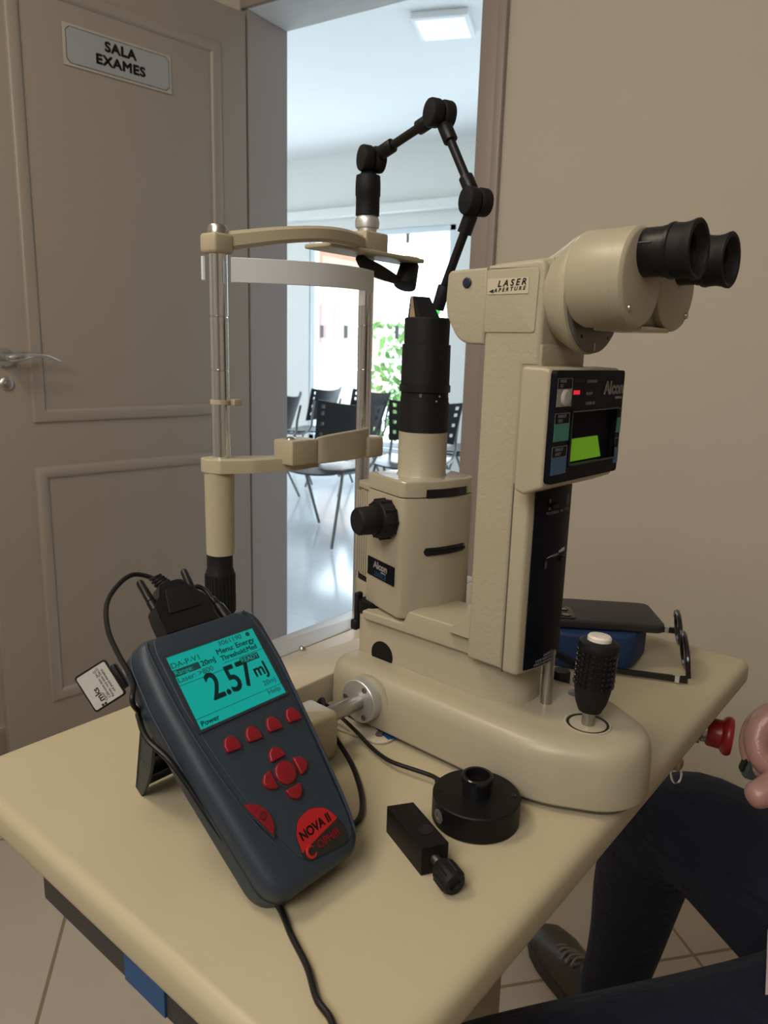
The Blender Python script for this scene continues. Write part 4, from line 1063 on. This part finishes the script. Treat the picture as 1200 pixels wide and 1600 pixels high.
for t in (.2, .4, .6, .8):
    kst.raw([kp(wL(t), t, -.006), kp(wR(t), t, -.006), kp(wR(t), t, 0), kp(wL(t), t, 0), kp(wL(t), t + .02, -.006), kp(wR(t), t + .02, -.006), kp(wR(t), t + .02, 0), kp(wL(t), t + .02, 0)], [[0, 1, 2, 3], [4, 7, 6, 5], [0, 4, 5, 1], [3, 2, 6, 7], [0, 3, 7, 4], [1, 5, 6, 2]])
part('kickstand', kst, mat('dark_blue_grey', (0, 0, 0)), met)

# ---- sensor: disc head, cable, plug and calibration tag
T2 = Matrix.Rotation(TA, 4, 'Z')
sen = thing('laser_energy_sensor', 'black round laser energy sensor with its cable plugged into the meter', 'sensor', TA, (-.244, .411, TT))
dc = (-.2435, .4115)
part('sensor_disc', MB().lathe([(.0300, Z(.0)), (.0312, Z(.0008)), (.0312, Z(.0186)), (.0304, Z(.0194)), (.0, Z(.0194))], Matrix.Translation((dc[0], dc[1], 0)), 72), blkm, sen)
nk = part('aperture_neck', MB().lathe([(.0103, Z(.0194)), (.0103, Z(.0290)), (.0112, Z(.0292)), (.0112, Z(.0335)), (.0106, Z(.0340)), (.0088, Z(.0340)), (.0084, Z(.0325)), (.0084, Z(.0215)), (.0, Z(.0215))], Matrix.Translation((dc[0], dc[1], 0)), 48), blks, sen)
part('detector_window', MB().lathe([(.0050, Z(.0216)), (.0050, Z(.0226)), (0, Z(.0226))], Matrix.Translation((dc[0], dc[1], 0)), 32), gunm, nk)
for a_ in (35, 125, 215, 305):
    c = (dc[0] + .0262 * math.cos(R(a_)), dc[1] + .0262 * math.sin(R(a_)))
    part('screw', MB().lathe([(.0017, Z(.0194)), (.0016, Z(.0199)), (.0008, Z(.0199)), (.0007, Z(.0195)), (0, Z(.0195))], Matrix.Translation((*c, 0)), 16), blks, sen)
iT = T2.inverted()
def wT(pts): return [iT @ Vector(p) for p in pts]
c1 = dc[0] - .0305 * math.cos(R(20)); c2 = dc[1] + .0305 * math.sin(R(20))
part('side_socket', MB().prof((dc[0] - .012, dc[1] - .0288, Z(.010)), (dc[0] - .0125, dc[1] - .030, Z(.010)), [(.0050, 0), (.0050, .0006), (.0024, .0006), (.0022, .0001), (0, .0001)], n=24), gunm, sen)
cab = wT([(-.3700, .4700, .824), (-.3627, .4799, .835), (-.3450, .4780, .832), (-.3200, .4715, .826), (-.3010, .4640, .8225), (-.2850, .4580, .8215), (-.2700, .4540, .8225)])
e_ = Vector((dc[0] - .0300, dc[1] + .0065, Z(.0085)))
cab += [e_ + Vector((-.018, .004, .0)), e_ + Vector((-.008, .002, .0))]
# the hidden run behind the meter up to the plug
def mw(u, v, n_): return iT @ (MM @ Vector((u, v, n_)))
pre = [mw(-.0015, .0820, -.020), mw(-.0045, .0905, -.0225), mw(-.0145, .0965, -.024), mw(-.0270, .0925, -.024), mw(-.0420, .0800, -.022), mw(-.0500, .0610, -.020), mw(-.0510, .0420, -.019), mw(-.0505, .0230, -.018), mw(-.0520, .0080, -.026)]
mid = wT([(-.396, .345, .860), (-.400, .390, .835), (-.394, .430, .824)])
part('cable', MB().tube(pre + mid + cab, .0017, n=10, res=7), blk, sen)
part('strain_relief', MB().cyl(e_ + Vector((-.010, .0022, 0)), e_ + Vector((.001, 0, 0)), .0026, .0031), blk, sen)
# plug (given in the meter frame)
def mtr(mb): mb.v = [iT @ (MM @ v) for v in mb.v]; return mb
pg = MB()
pg.rings([[(-.0195, v0, -.0245), (.0205, v0, -.0245), (.0205, v0, -.0100), (-.0195, v0, -.0100)] for v0 in (.0435, .0560)])
hood = [(.0560, .0200, .0072), (.0640, .0190, .0072), (.0700, .0135, .0070), (.0790, .0085, .0060), (.0800, .0060, .0055)]
pg.rings([[(.0005 - w_, v0, -.0172 - d_), (.0005 + w_, v0, -.0172 - d_), (.0005 + w_, v0, -.0172 + d_), (.0005 - w_, v0, -.0172 + d_)] for v0, w_, d_ in hood])
plg = part('connector_hood', mtr(pg), blk, sen, 'black D-shaped connector hood')
part('hood_panel', mtr(MB().slab(rounded([(-.0120, .0560), (.0130, .0560), (.0090, .0730), (-.0070, .0740)], .001), -.0104, -.0092, .0004)), blkr, plg)
rg = MB()
for k in range(4): rg.prof((-.0005 - .0007 * k, .0800 + .0026 * k, -.0185 - .0006 * k), (-.0013 - .0007 * k, .0840 + .0026 * k, -.0190), [(.0040, 0), (.0055 - .0003 * k, .0004), (.0055 - .0003 * k, .0017), (.0040, .0021)], n=20)
part('strain_relief', mtr(rg), blkr, plg)
for sx in (-1, 1):
    part('thumb_screw', mtr(MB().prof((.0005 + sx * .0155, .0610, -.0172), (.0005 + sx * .0175, .0880, -.0172), [(.0034, 0), (.0034, .010), (.0026, .0105), (.0030, .0110), (.0027, .0255), (.0018, .0270), (0, .0270)], n=14)), gunm if False else blk, plg)
# tag
tagP = [Vector(p) for p in ((-.4069, .2944, .9321), (-.4221, .2812, .9180), (-.4057, .2857, .8956), (-.3912, .2984, .9088))]
cC = (tagP[0] + tagP[1] + tagP[2] + tagP[3]) / 4
ex = ((tagP[2] - tagP[1]) + (tagP[3] - tagP[0])).normalized()      # along the cable
ey = ((tagP[0] - tagP[1]) + (tagP[3] - tagP[2])); ey = (ey - ex * ey.dot(ex)).normalized()
wx = (tagP[2] - tagP[1]).length * .5; wy = (tagP[0] - tagP[1]).length * .5
TM = iT @ basis(cC, ex, ey)
tgm = MB().slab(rect(-wx, wx, -wy, wy, .002), -.0008, .0006, .0002, .0002, M=TM)
tag_ = part('calibration_tag', tgm, blk, sen, 'calibration tag hanging on the cable')
part('tag_paper', MB().slab(rect(-wx + .0014, wx - .0014, -wy + .0012, wy - .0012, .0012), .0006, .0009, M=TM), mat('white_paper', (.46, .45, .43), .7), tag_)
tl = lambda x, y: TM @ Matrix.Translation((x, y, .0010)) @ Matrix.Rotation(PI, 4, 'Z')
part('lettering', join(text_mb('mks', .0062, tl(.0045, -.0038), bold=.0001, th=.00004), text_mb('Ophir', .0026, tl(.0075, -.0010), th=.00004), text_mb('Calibration date:  Jun.22', .0026, tl(-.0005, .0018), th=.00004, sx=.82),
     text_mb('Recom. recal date: Dec.23', .0026, tl(-.0005, .0042), th=.00004, sx=.80), text_mb('and yearly thereafter', .0026, tl(-.0005, .0066), th=.00004, sx=.8),
     MB().slab(circ(.0118, -.0050, .0009, 14), .0009, .0011, M=TM).slab(circ(.0118, -.0028, .0009, 14), .0009, .0011, M=TM)), inkk, tag_)
part('tag_clip', MB().box(-wx * .55, wx * .75, wy - .0005, wy + .0045, -.0028, .0028, .0012, M=TM), blk, sen)

# ---- power lead of the meter
pc = thing('meter_power_cord', 'thin black power cord running down the left side of the meter to the table edge', 'cord', TA, (-.2, .24, TT))
def tl_(pts): return [iT @ Vector(p) for p in pts]
runs = [mw(.0300, .0600, -.020), mw(.0290, .0700, -.021), mw(.0240, .0745, -.022), mw(.0180, .0700, -.026), mw(.0150, .0550, -.040)]
runs += [mw(-.010, .030, -.050), mw(-.040, .012, -.044), mw(-.0510, .0010, -.030), mw(-.0555, -.0130, -.022), mw(-.0515, -.0300, -.0170), mw(-.0470, -.0500, -.0175), mw(-.0435, -.0720, -.0180), mw(-.0395, -.0900, -.0190), mw(-.0355, -.1120, -.0170)]
runs += tl_([(-.2490, .2885, .8185), (-.2287, .2762, .8178), (-.2075, .2639, .8178), (-.1910, .2510, .8178), (-.1756, .2438, .8178), (-.1600, .2250, .8175), (-.1540, .2050, .8150), (-.1500, .1800, .795), (-.149, .1650, .72), (-.15, .16, .60)])
part('cord', MB().tube(runs, .0019, n=10, res=7), blk, pc)
part('barrel_plug', mtr(MB().prof((.0330, .0430, -.018), (.0300, .0640, -.020), [(.0040, 0), (.0042, .003), (.0042, .011), (.0032, .0125), (.0032, .0135), (.0026, .014), (.0028, .0155), (.0024, .016), (.0026, .018), (.0020, .0195)], n=20)), blk, pc)
solo('spare_cable_loop', MB().tube(tl_([(-.3700, .4680, .820), (-.3627, .4790, .840), (-.3540, .4720, .834), (-.3330, .4570, .826), (-.3018, .4379, .820), (-.2750, .4130, .8178), (-.2590, .3900, .8178), (-.2580, .3750, .8178), (-.2700, .3600, .8178), (-.3000, .3500, .8178)]), .0021, n=10, res=7), blk,
     'thin black cable looping out from under the right side of the meter', 'cable', ang=TA)

# ---- small black mount block with thumb screw
mb_ = thing('mounting_block', 'small black rectangular block with a hole and knurled thumb screw', 'mount block', TA, (-.249, .350, TT))
ba = Vector((-.2745, .3535)); bb = Vector((-.2385, .3330))
p_ = [(-.2840, .3605), (-.2425, .3440), (-.2290, .3560), (-.2705, .3720)]
blkp = rounded([(-.2808, .3560), (-.2360, .3365), (-.2265, .3525), (-.2700, .3720)], .0006)
part('block', MB().slab(blkp, Z(0), Z(.0200), .0005, .0005), blkm, mb_)
part('bore', MB().lathe([(.0052, Z(.0199)), (.0052, Z(.0203)), (.0046, Z(.0203)), (.0044, Z(.0201)), (0, Z(.0201))], Matrix.Translation((-.2455, .3530, 0)), 28), mat('bore_black', (.001, .001, .001), .7), mb_)
d_ = Vector((.0448, -.0195, 0)).normalized(); s0 = Vector((-.2312, .3445, Z(.0105)))
ts = part('thumb_screw', MB().prof(s0, s0 + d_ * .03 + Vector((0, 0, -.002)), [(.0030, 0), (.0030, .006), (.0052, .0062), (.0078, .010), (.0080, .0225), (.0070, .0240), (.0040, .0240), (.0036, .0225), (0, .0225)], n=32), blkr, mb_)
part('screw_shank', MB().cyl(s0 - d_ * .001, s0 + d_ * .0075, .0033), steel, ts)
kr = MB()
for k in range(14):
    a = 2 * PI * k / 14; Mk, _l = along(s0, s0 + d_ * .03 + Vector((0, 0, -.002)))
    kr.raw([(Mk @ Vector((.0080 * math.cos(a + e1), .0080 * math.sin(a + e1), zz))) for zz in (.0105, .0225) for e1 in (-.08, .08)] + [(Mk @ Vector((.0087 * math.cos(a), .0087 * math.sin(a), zz))) for zz in (.0115, .0215)], [[0, 2, 5, 4], [1, 4, 5, 3], [0, 4, 1], [2, 3, 5]])
part('knurling', kr, blkr, ts)

# ================================================================== BEHIND THE LASER: case, phone, glasses, stop button
co_ = rounded([(-.345, .700), (-.262, .742), (-.272, .795), (-.330, .800), (-.390, .770)], [.02, .012, .02, .02, .02], 6)
cs_ = thing('blue_case', 'blue textured soft case lying on the table under the black phone', 'case', TA, (-.32, .75, TT))
part('case_body', MB().slab(rounded([(-.355, .690), (-.310, .690), (-.256, .733), (-.262, .795), (-.330, .815), (-.400, .775)], [.02, .025, .018, .02, .03, .03], 8), Z(.0), Z(.0410), .004, .008), bluec, cs_)
part('case_strap', MB().band([(-.350, .690), (-.318, .6885), (-.300, .694)], lambda t: (Z(.020 - .016 * t), Z(.028 - .016 * t)), .003), blkr, cs_)
ph = thing('smartphone', 'black smartphone lying face down on the blue case', 'phone', TA, (-.30, .765, TT + .033))
PMx = Matrix.Translation((-.3080, .7530, Z(.0420))) @ Matrix.Rotation(R(36), 4, 'Z') @ Matrix.Rotation(R(1.0), 4, 'Y')
part('phone_body', MB().slab(rect(-.080, .066, -.037, .037, .010), 0, .0095, .0025, .002, M=PMx), mat('matte_charcoal', (.022, .022, .024), .5), ph)
cmb = part('camera_bump', MB().slab(rect(-.074, -.028, -.035, .002, .006), .0095, .0112, .0006, M=PMx), blks, ph)
for x_, y_ in ((-.058, -.026), (-.038, -.026), (-.058, -.008), (-.038, -.008)):
    part('camera_lens', MB().lathe([(.0058, .0112), (.0058, .0122), (.0048, .0124), (.0046, .0118), (0, .0118)], PMx @ Matrix.Translation((x_, y_, 0)), 24), lensm, cmb)

gl_ = thing('eyeglasses', 'black-rimmed eyeglasses with open temples beside the blue case', 'eyeglasses', TA, (-.235, .80, TT))
# frame front runs from (-.202,.745) to (-.262,.880); temples point to -a
A_ = Vector((-.2000, .7440, Z(.004))); B_ = Vector((-.2560, .8720, Z(.006)))
fx = (B_ - A_).normalized(); fz_ = Vector((-.10, -.04, 1)).normalized()
def G(u, z, off=0): return A_ + fx * u + fz_ * z
FL = (B_ - A_).length
def lensring(u0):
    return [G(u0 + .0265 * math.cos(a) * (1.0), .0185 + .0165 * math.sin(a) * (1 + .12 * math.cos(a))) for a in [2 * PI * k / 24 for k in range(25)]]
fr2 = MB()
for u0 in (.036, .104): fr2.tube(lensring(u0), .0026, res=1, n=8)
fr2.tube([G(.062, .024), G(.070, .027), G(.078, .024)], .0018, res=4)
fr2.tube([G(.001, .003), G(.006, .020), G(.012, .028)], .0026, res=4).tube([G(FL - .001, .020), G(FL - .008, .028)], .0026, res=4)
part('frame', fr2, blks, gl_)
for u0 in (.036, .104):
    L = lensring(u0)[:-1]; n0 = fx.cross(fz_) * .0006
    part('lens', MB().rings([[p - n0 for p in L], [p + n0 for p in L]]), glassm, gl_)
td = Vector((-.91, -.41, 0)).normalized()
tp = lambda S: [S, S + td * .02, S + td * .06, S + td * .083]
for nm_, S in (('near', A_ + Vector((-.001, 0, .001))), ('far', B_ + Vector((0, 0, .001)))):
    tm = MB(); P0 = tp(S); P1 = smooth(P0, 5)
    rs = []
    for i, p in enumerate(P1):
        sd = td.cross(Vector((0, 0, 1))) * .0012
        h_ = .0042 - .0012 * i / len(P1)
        rs.append([p + sd + Vector((0, 0, -h_ * .7)), p - sd + Vector((0, 0, -h_ * .7)), p - sd + Vector((0, 0, h_)), p + sd + Vector((0, 0, h_))])
    tm.rings(rs)
    tmp = part('temple', tm, blks, gl_)
    h0 = S + td * .011
    part('hinge_plate', MB().box(h0.x - .0035, h0.x + .0035, h0.y - .0017, h0.y + .0017, h0.z - .0032, h0.z + .0044), alum, tmp)

es = thing('emergency_stop_button', 'red mushroom emergency stop button under the right table edge', 'stop button', TA, (-.20, .78, TT - .07))
ec = Vector((-.200, .790, Z(-.066))); ed = Vector((.95, .28, -.05)).normalized()
part('button_head', MB().prof(ec + ed * .012, ec + ed * .05, [(.0135, 0), (.0150, .002), (.0155, .014), (.0190, .0165), (.0205, .0190), (.0205, .0225), (.0190, .0250), (.010, .0258), (0, .0260)], n=44), mat('stop_red', (.26, .012, .014), .35), es)
part('collar', MB().prof(ec, ec + ed * .02, [(.0150, 0), (.0150, .006), (.0120, .007), (.0120, .0125)], n=32), steel, es)
part('mounting_box', MB().box(-.255, -.203, .765, .825, Z(-.095), Z(-.028), .003), MATS['dark_frame'], es)

# ================================================================== THE SEATED PERSON
def skinmesh(name, chains, m, parent, lvl=2, label=None):
    """chains: list of point lists [(x,y,z,r)...]; first chain is the trunk, later chains start from an existing point"""
    vs, es_, rr = [], [], []
    def find(p):
        for i, q in enumerate(vs):
            if (Vector(q) - Vector(p)).length < 1e-5: return i
        return None
    for chn in chains:
        prev = None
        for x, y, z, r in chn:
            i = find((x, y, z))
            if i is None: vs.append((x, y, z)); rr.append(r); i = len(vs) - 1
            if prev is not None and prev != i: es_.append((prev, i))
            prev = i
    me = bpy.data.meshes.new(name); me.from_pydata(vs, es_, [])
    o = bpy.data.objects.new(name, me); COL.objects.link(o)
    sk = o.modifiers.new('skin', 'SKIN'); sk.use_smooth_shade = True
    for i, r in enumerate(rr):
        me.skin_vertices[0].data[i].radius = (r, r) if not isinstance(r, tuple) else r
    me.skin_vertices[0].data[0].use_root = True
    sb = o.modifiers.new('sub', 'SUBSURF'); sb.levels = lvl; sb.render_levels = lvl
    dg = bpy.context.evaluated_depsgraph_get()
    m2 = bpy.data.meshes.new_from_object(o.evaluated_get(dg))
    bpy.data.objects.remove(o); 
    m2.name = name; m2.materials.clear(); m2.materials.append(m); m2.shade_smooth()
    o = bpy.data.objects.new(name, m2); COL.objects.link(o)
    if parent:
        o.parent = parent
        pl0 = ORG[parent.name]
        m2.transform(Matrix.Translation(-pl0))
    if label: o['label'] = label
    return o

pe = thing('person', 'person seated at the right in dark jeans and pale shirt, holding a dark handset', 'person', 0, (.20, .85, 0))
# body: pelvis, torso, head, both legs, arm and hand as one surface
pel = (.22, .86, .50, .13)
body_ch = [
    [pel, (.24, .87, .66, .13), (.25, .88, .84, .14), (.26, .89, 1.00, .14), (.24, .89, 1.10, .06), (.22, .89, 1.18, .075), (.21, .89, 1.28, .085)],
    [pel, (.15, .93, .44, .085), (.03, .985, .440, .075), (-.12, 1.04, .495, .062), (-.175, 1.065, .46, .052), (-.20, 1.10, .28, .050), (-.225, 1.12, .12, .034), (-.24, 1.135, .058, .026), (-.32, 1.19, .034, .018), (-.36, 1.225, .026, .012)],
    [pel, (.12, .77, .515, .080), (.00, .64, .515, .073), (-.13, .50, .515, .064), (-.24, .40, .51, .056), (-.27, .38, .40, .050), (-.26, .40, .25, .045), (-.25, .41, .10, .032), (-.27, .40, .056, .026), (-.33, .35, .034, .018), (-.36, .325, .026, .012)],
    [(.26, .89, 1.00, .14), (.24, .72, .98, .055), (.23, .70, .84, .042), (.17, .70, .84, .036), (.095, .690, .853, .031), (.045, .675, .862, .027), (.010, .660, .864, .033), (-.012, .650, .860, .034)],
]
body_ch[3] = [(.26, .89, 1.00, .14), (.24, .74, .98, .055), (.23, .71, .88, .042), (.14, .700, .895, .039), (.066, .680, .905, .036), (.022, .662, .900, (.038, .034)), (-.002, .652, .890, (.041, .038)), (-.018, .645, .872, (.040, .034))]
body_o = skinmesh('body', body_ch, skin, pe, 2)
fingers = [
    [(-.010, .640, .868, .014), (-.031, .628, .862, .0125), (-.036, .617, .846, .0112), (-.028, .610, .831, .0104), (-.014, .612, .826, .0090)],
    [(-.010, .645, .862, .014), (-.035, .634, .854, .0125), (-.039, .624, .837, .0112), (-.031, .617, .823, .0104), (-.017, .619, .818, .0090)],
    [(-.010, .650, .858, .013), (-.034, .642, .848, .0120), (-.038, .633, .830, .0108), (-.030, .627, .816, .0098), (-.017, .629, .811, .0085)],
    [(-.008, .655, .856, .012), (-.031, .650, .844, .0110), (-.034, .643, .827, .0098), (-.027, .638, .814, .0088), (-.016, .639, .809, .0075)],
    [(.004, .648, .858, .016), (-.001, .624, .840, .0145), (-.011, .606, .825, .0130), (-.0230, .593, .8140, .0118), (-.0330, .585, .8110, .0103)],
]
for fch in fingers:
    fo2 = skinmesh('finger', [fch], skin, pe, 2)
    bm_ = bmesh.new(); bm_.from_mesh(body_o.data); bm_.from_mesh(fo2.data); bm_.to_mesh(body_o.data); bm_.free()
    bpy.data.objects.remove(fo2)
body_o.data.shade_smooth()
jl = [
    [(.22, .86, .50, .155), (.14, .93, .430, .110), (.03, .985, .440, .100), (-.085, 1.03, .490, .096), (-.162, 1.055, .480, .088), (-.190, 1.085, .36, .076), (-.205, 1.105, .20, .060), (-.222, 1.118, .095, .054), (-.224, 1.120, .052, .057)],
    [(.22, .86, .50, .155), (.12, .77, .515, .100), (.00, .64, .515, .092), (-.13, .50, .525, .084), (-.235, .40, .525, .078), (-.27, .38, .40, .068), (-.262, .40, .25, .060), (-.25, .41, .10, .052)],
]
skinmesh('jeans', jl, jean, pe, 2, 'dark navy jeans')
# creases on the jeans
skinmesh('shirt', [[(.23, .865, .56, .150), (.245, .872, .72, .152), (.255, .88, .88, .158), (.26, .89, 1.03, .13)], [(.26, .89, 1.03, .13), (.245, .745, .99, .068), (.235, .715, .90, .056)]], shirtm, pe, 2, 'pale pinkish shirt')
# shirt hem lying over the near thigh
sh = MB(); rs = []
HP = [(-.001, .706, .630), (-.006, .690, .628), (-.002, .660, .612), (.004, .620, .580), (.010, .590, .540)]
for i in range(13):
    t = i / 12
    row = [Vector(p) + Vector((.075, .030, .006)) * t + Vector((0, 0, .0015 * math.sin(9 * t + k))) for k, p in enumerate(smooth(HP, 1))]
    rs.append(row + [p - Vector((0, 0, .002)) for p in row[::-1]])
sh.rings(rs)
part('shirt_hem', sh, shirtm, pe, 'pale shirt hem over the near thigh', sharp=60)
# shoes
def shoe(ax, ay, hx_, hy_):
    """toe (ax,ay) heel (hx_,hy_)"""
    toe = Vector((ax, ay, 0)); heel = Vector((hx_, hy_, 0)); d = (toe - heel); L = d.length; d.normalize(); s = Vector((-d.y, d.x, 0))
    def sect(t, k):
        w_ = .036 + .012 * math.sin(PI * min(1, t * 1.02) ** 1.6) if t < .97 else .020
        w_ = [.026, .033, .035, .036, .040, .045, .048, .046, .036, .014][k]
        h_ = [.066, .085, .092, .088, .074, .060, .050, .044, .038, .026][k]
        return w_, h_
    rs = []; rsole = []
    ts_ = [0, .06, .18, .32, .45, .58, .70, .82, .93, 1.0]
    for k, t in enumerate(ts_):
        w_, h_ = sect(t, k); c = heel + d * (L * t)
        ring = []
        for j in range(17):
            a = PI * j / 16
            ring.append(c + s * (w_ * math.cos(a) * (1 - .12 * math.sin(a))) + Vector((0, 0, .018 + (h_ - .018) * math.sin(a) ** .8)))
        rs.append(ring)
        rsole.append([c + s * (w_ * 1.07) + Vector((0, 0, .001)), c + s * (w_ * 1.08) + Vector((0, 0, .021)), c - s * (w_ * 1.08) + Vector((0, 0, .021)), c - s * (w_ * 1.07) + Vector((0, 0, .001))])
    up_ = part('shoe', MB().rings(rs), shoem, pe, 'brown-grey leather lace-up shoe', sharp=70)
    part('sole', MB().rings(rsole), solem, up_)
    lc = MB()
    for k, t in enumerate((.44, .50, .56, .62, .68)):
        c = heel + d * (L * t); h_ = .0785 - .0032 * k - (t - .44) * .075
        lc.tube([c + s * .024 + Vector((0, 0, h_ - .010)), c + s * .010 + d * .004 + Vector((0, 0, h_ + .001)), c - s * .010 - d * .004 + Vector((0, 0, h_ + .001)), c - s * .024 + Vector((0, 0, h_ - .010))], .0028, res=4, n=8)
    part('laces', lc, lacem, up_)
shoe(-.398, 1.262, -.195, 1.085)
shoe(-.385, .300, -.195, .460)
# stool the person sits on
stl = thing('stool', 'low stool under the seated person, mostly out of view', 'stool', 0, (.24, .87, 0))
part('stool_seat', MB().slab(circ(.24, .87, .17), .33, .36, .01, .01), blkr, stl)
part('stool_column', MB().cyl((.24, .87, .03), (.24, .87, .33), .03), steel, stl)
part('stool_base', MB().lathe([(.20, 0), (.20, .015), (.03, .04)], Matrix.Translation((.24, .87, 0))), steel, stl)

# handset held in the hand
hs = thing('handset', 'dark blue-grey handset held in the hand at the right edge', 'handset', 0, (-.01, .63, .82))
ha = Vector((-.0395, .6145, .8235)); hb_ = Vector((.075, .665, .792))
HM, HL = along(ha, hb_)
part('handset_body', MB().slab(rect(-.0065, .0065, -.0095, .0095, .003), 0, HL, .003, .003, M=HM), mat('slate_plastic', (.035, .045, .055), .35), hs)
part('handset_tip', MB().slab(rect(-.004, .004, -.006, .006, .002), -.0015, .001, M=HM), blk, hs)

# key ring hanging from the belt
kr_ = thing('key_ring', 'small silver key ring with a tan tag hanging under the table edge', 'key ring', TA, (-.179, .634, Z(-.040)))
part('tan_tag', MB().box(-.190, -.166, .624, .636, Z(-.030), Z(-.022), .002), mat('tan_leather', (.16, .11, .07), .6), kr_)
part('ring', MB().tube([(-.170 + .0045 * math.cos(a), .630, Z(-.036) + .0085 * math.sin(a)) for a in [2 * PI * k / 20 for k in range(21)]], .0010, res=1, n=8), chrome, kr_)
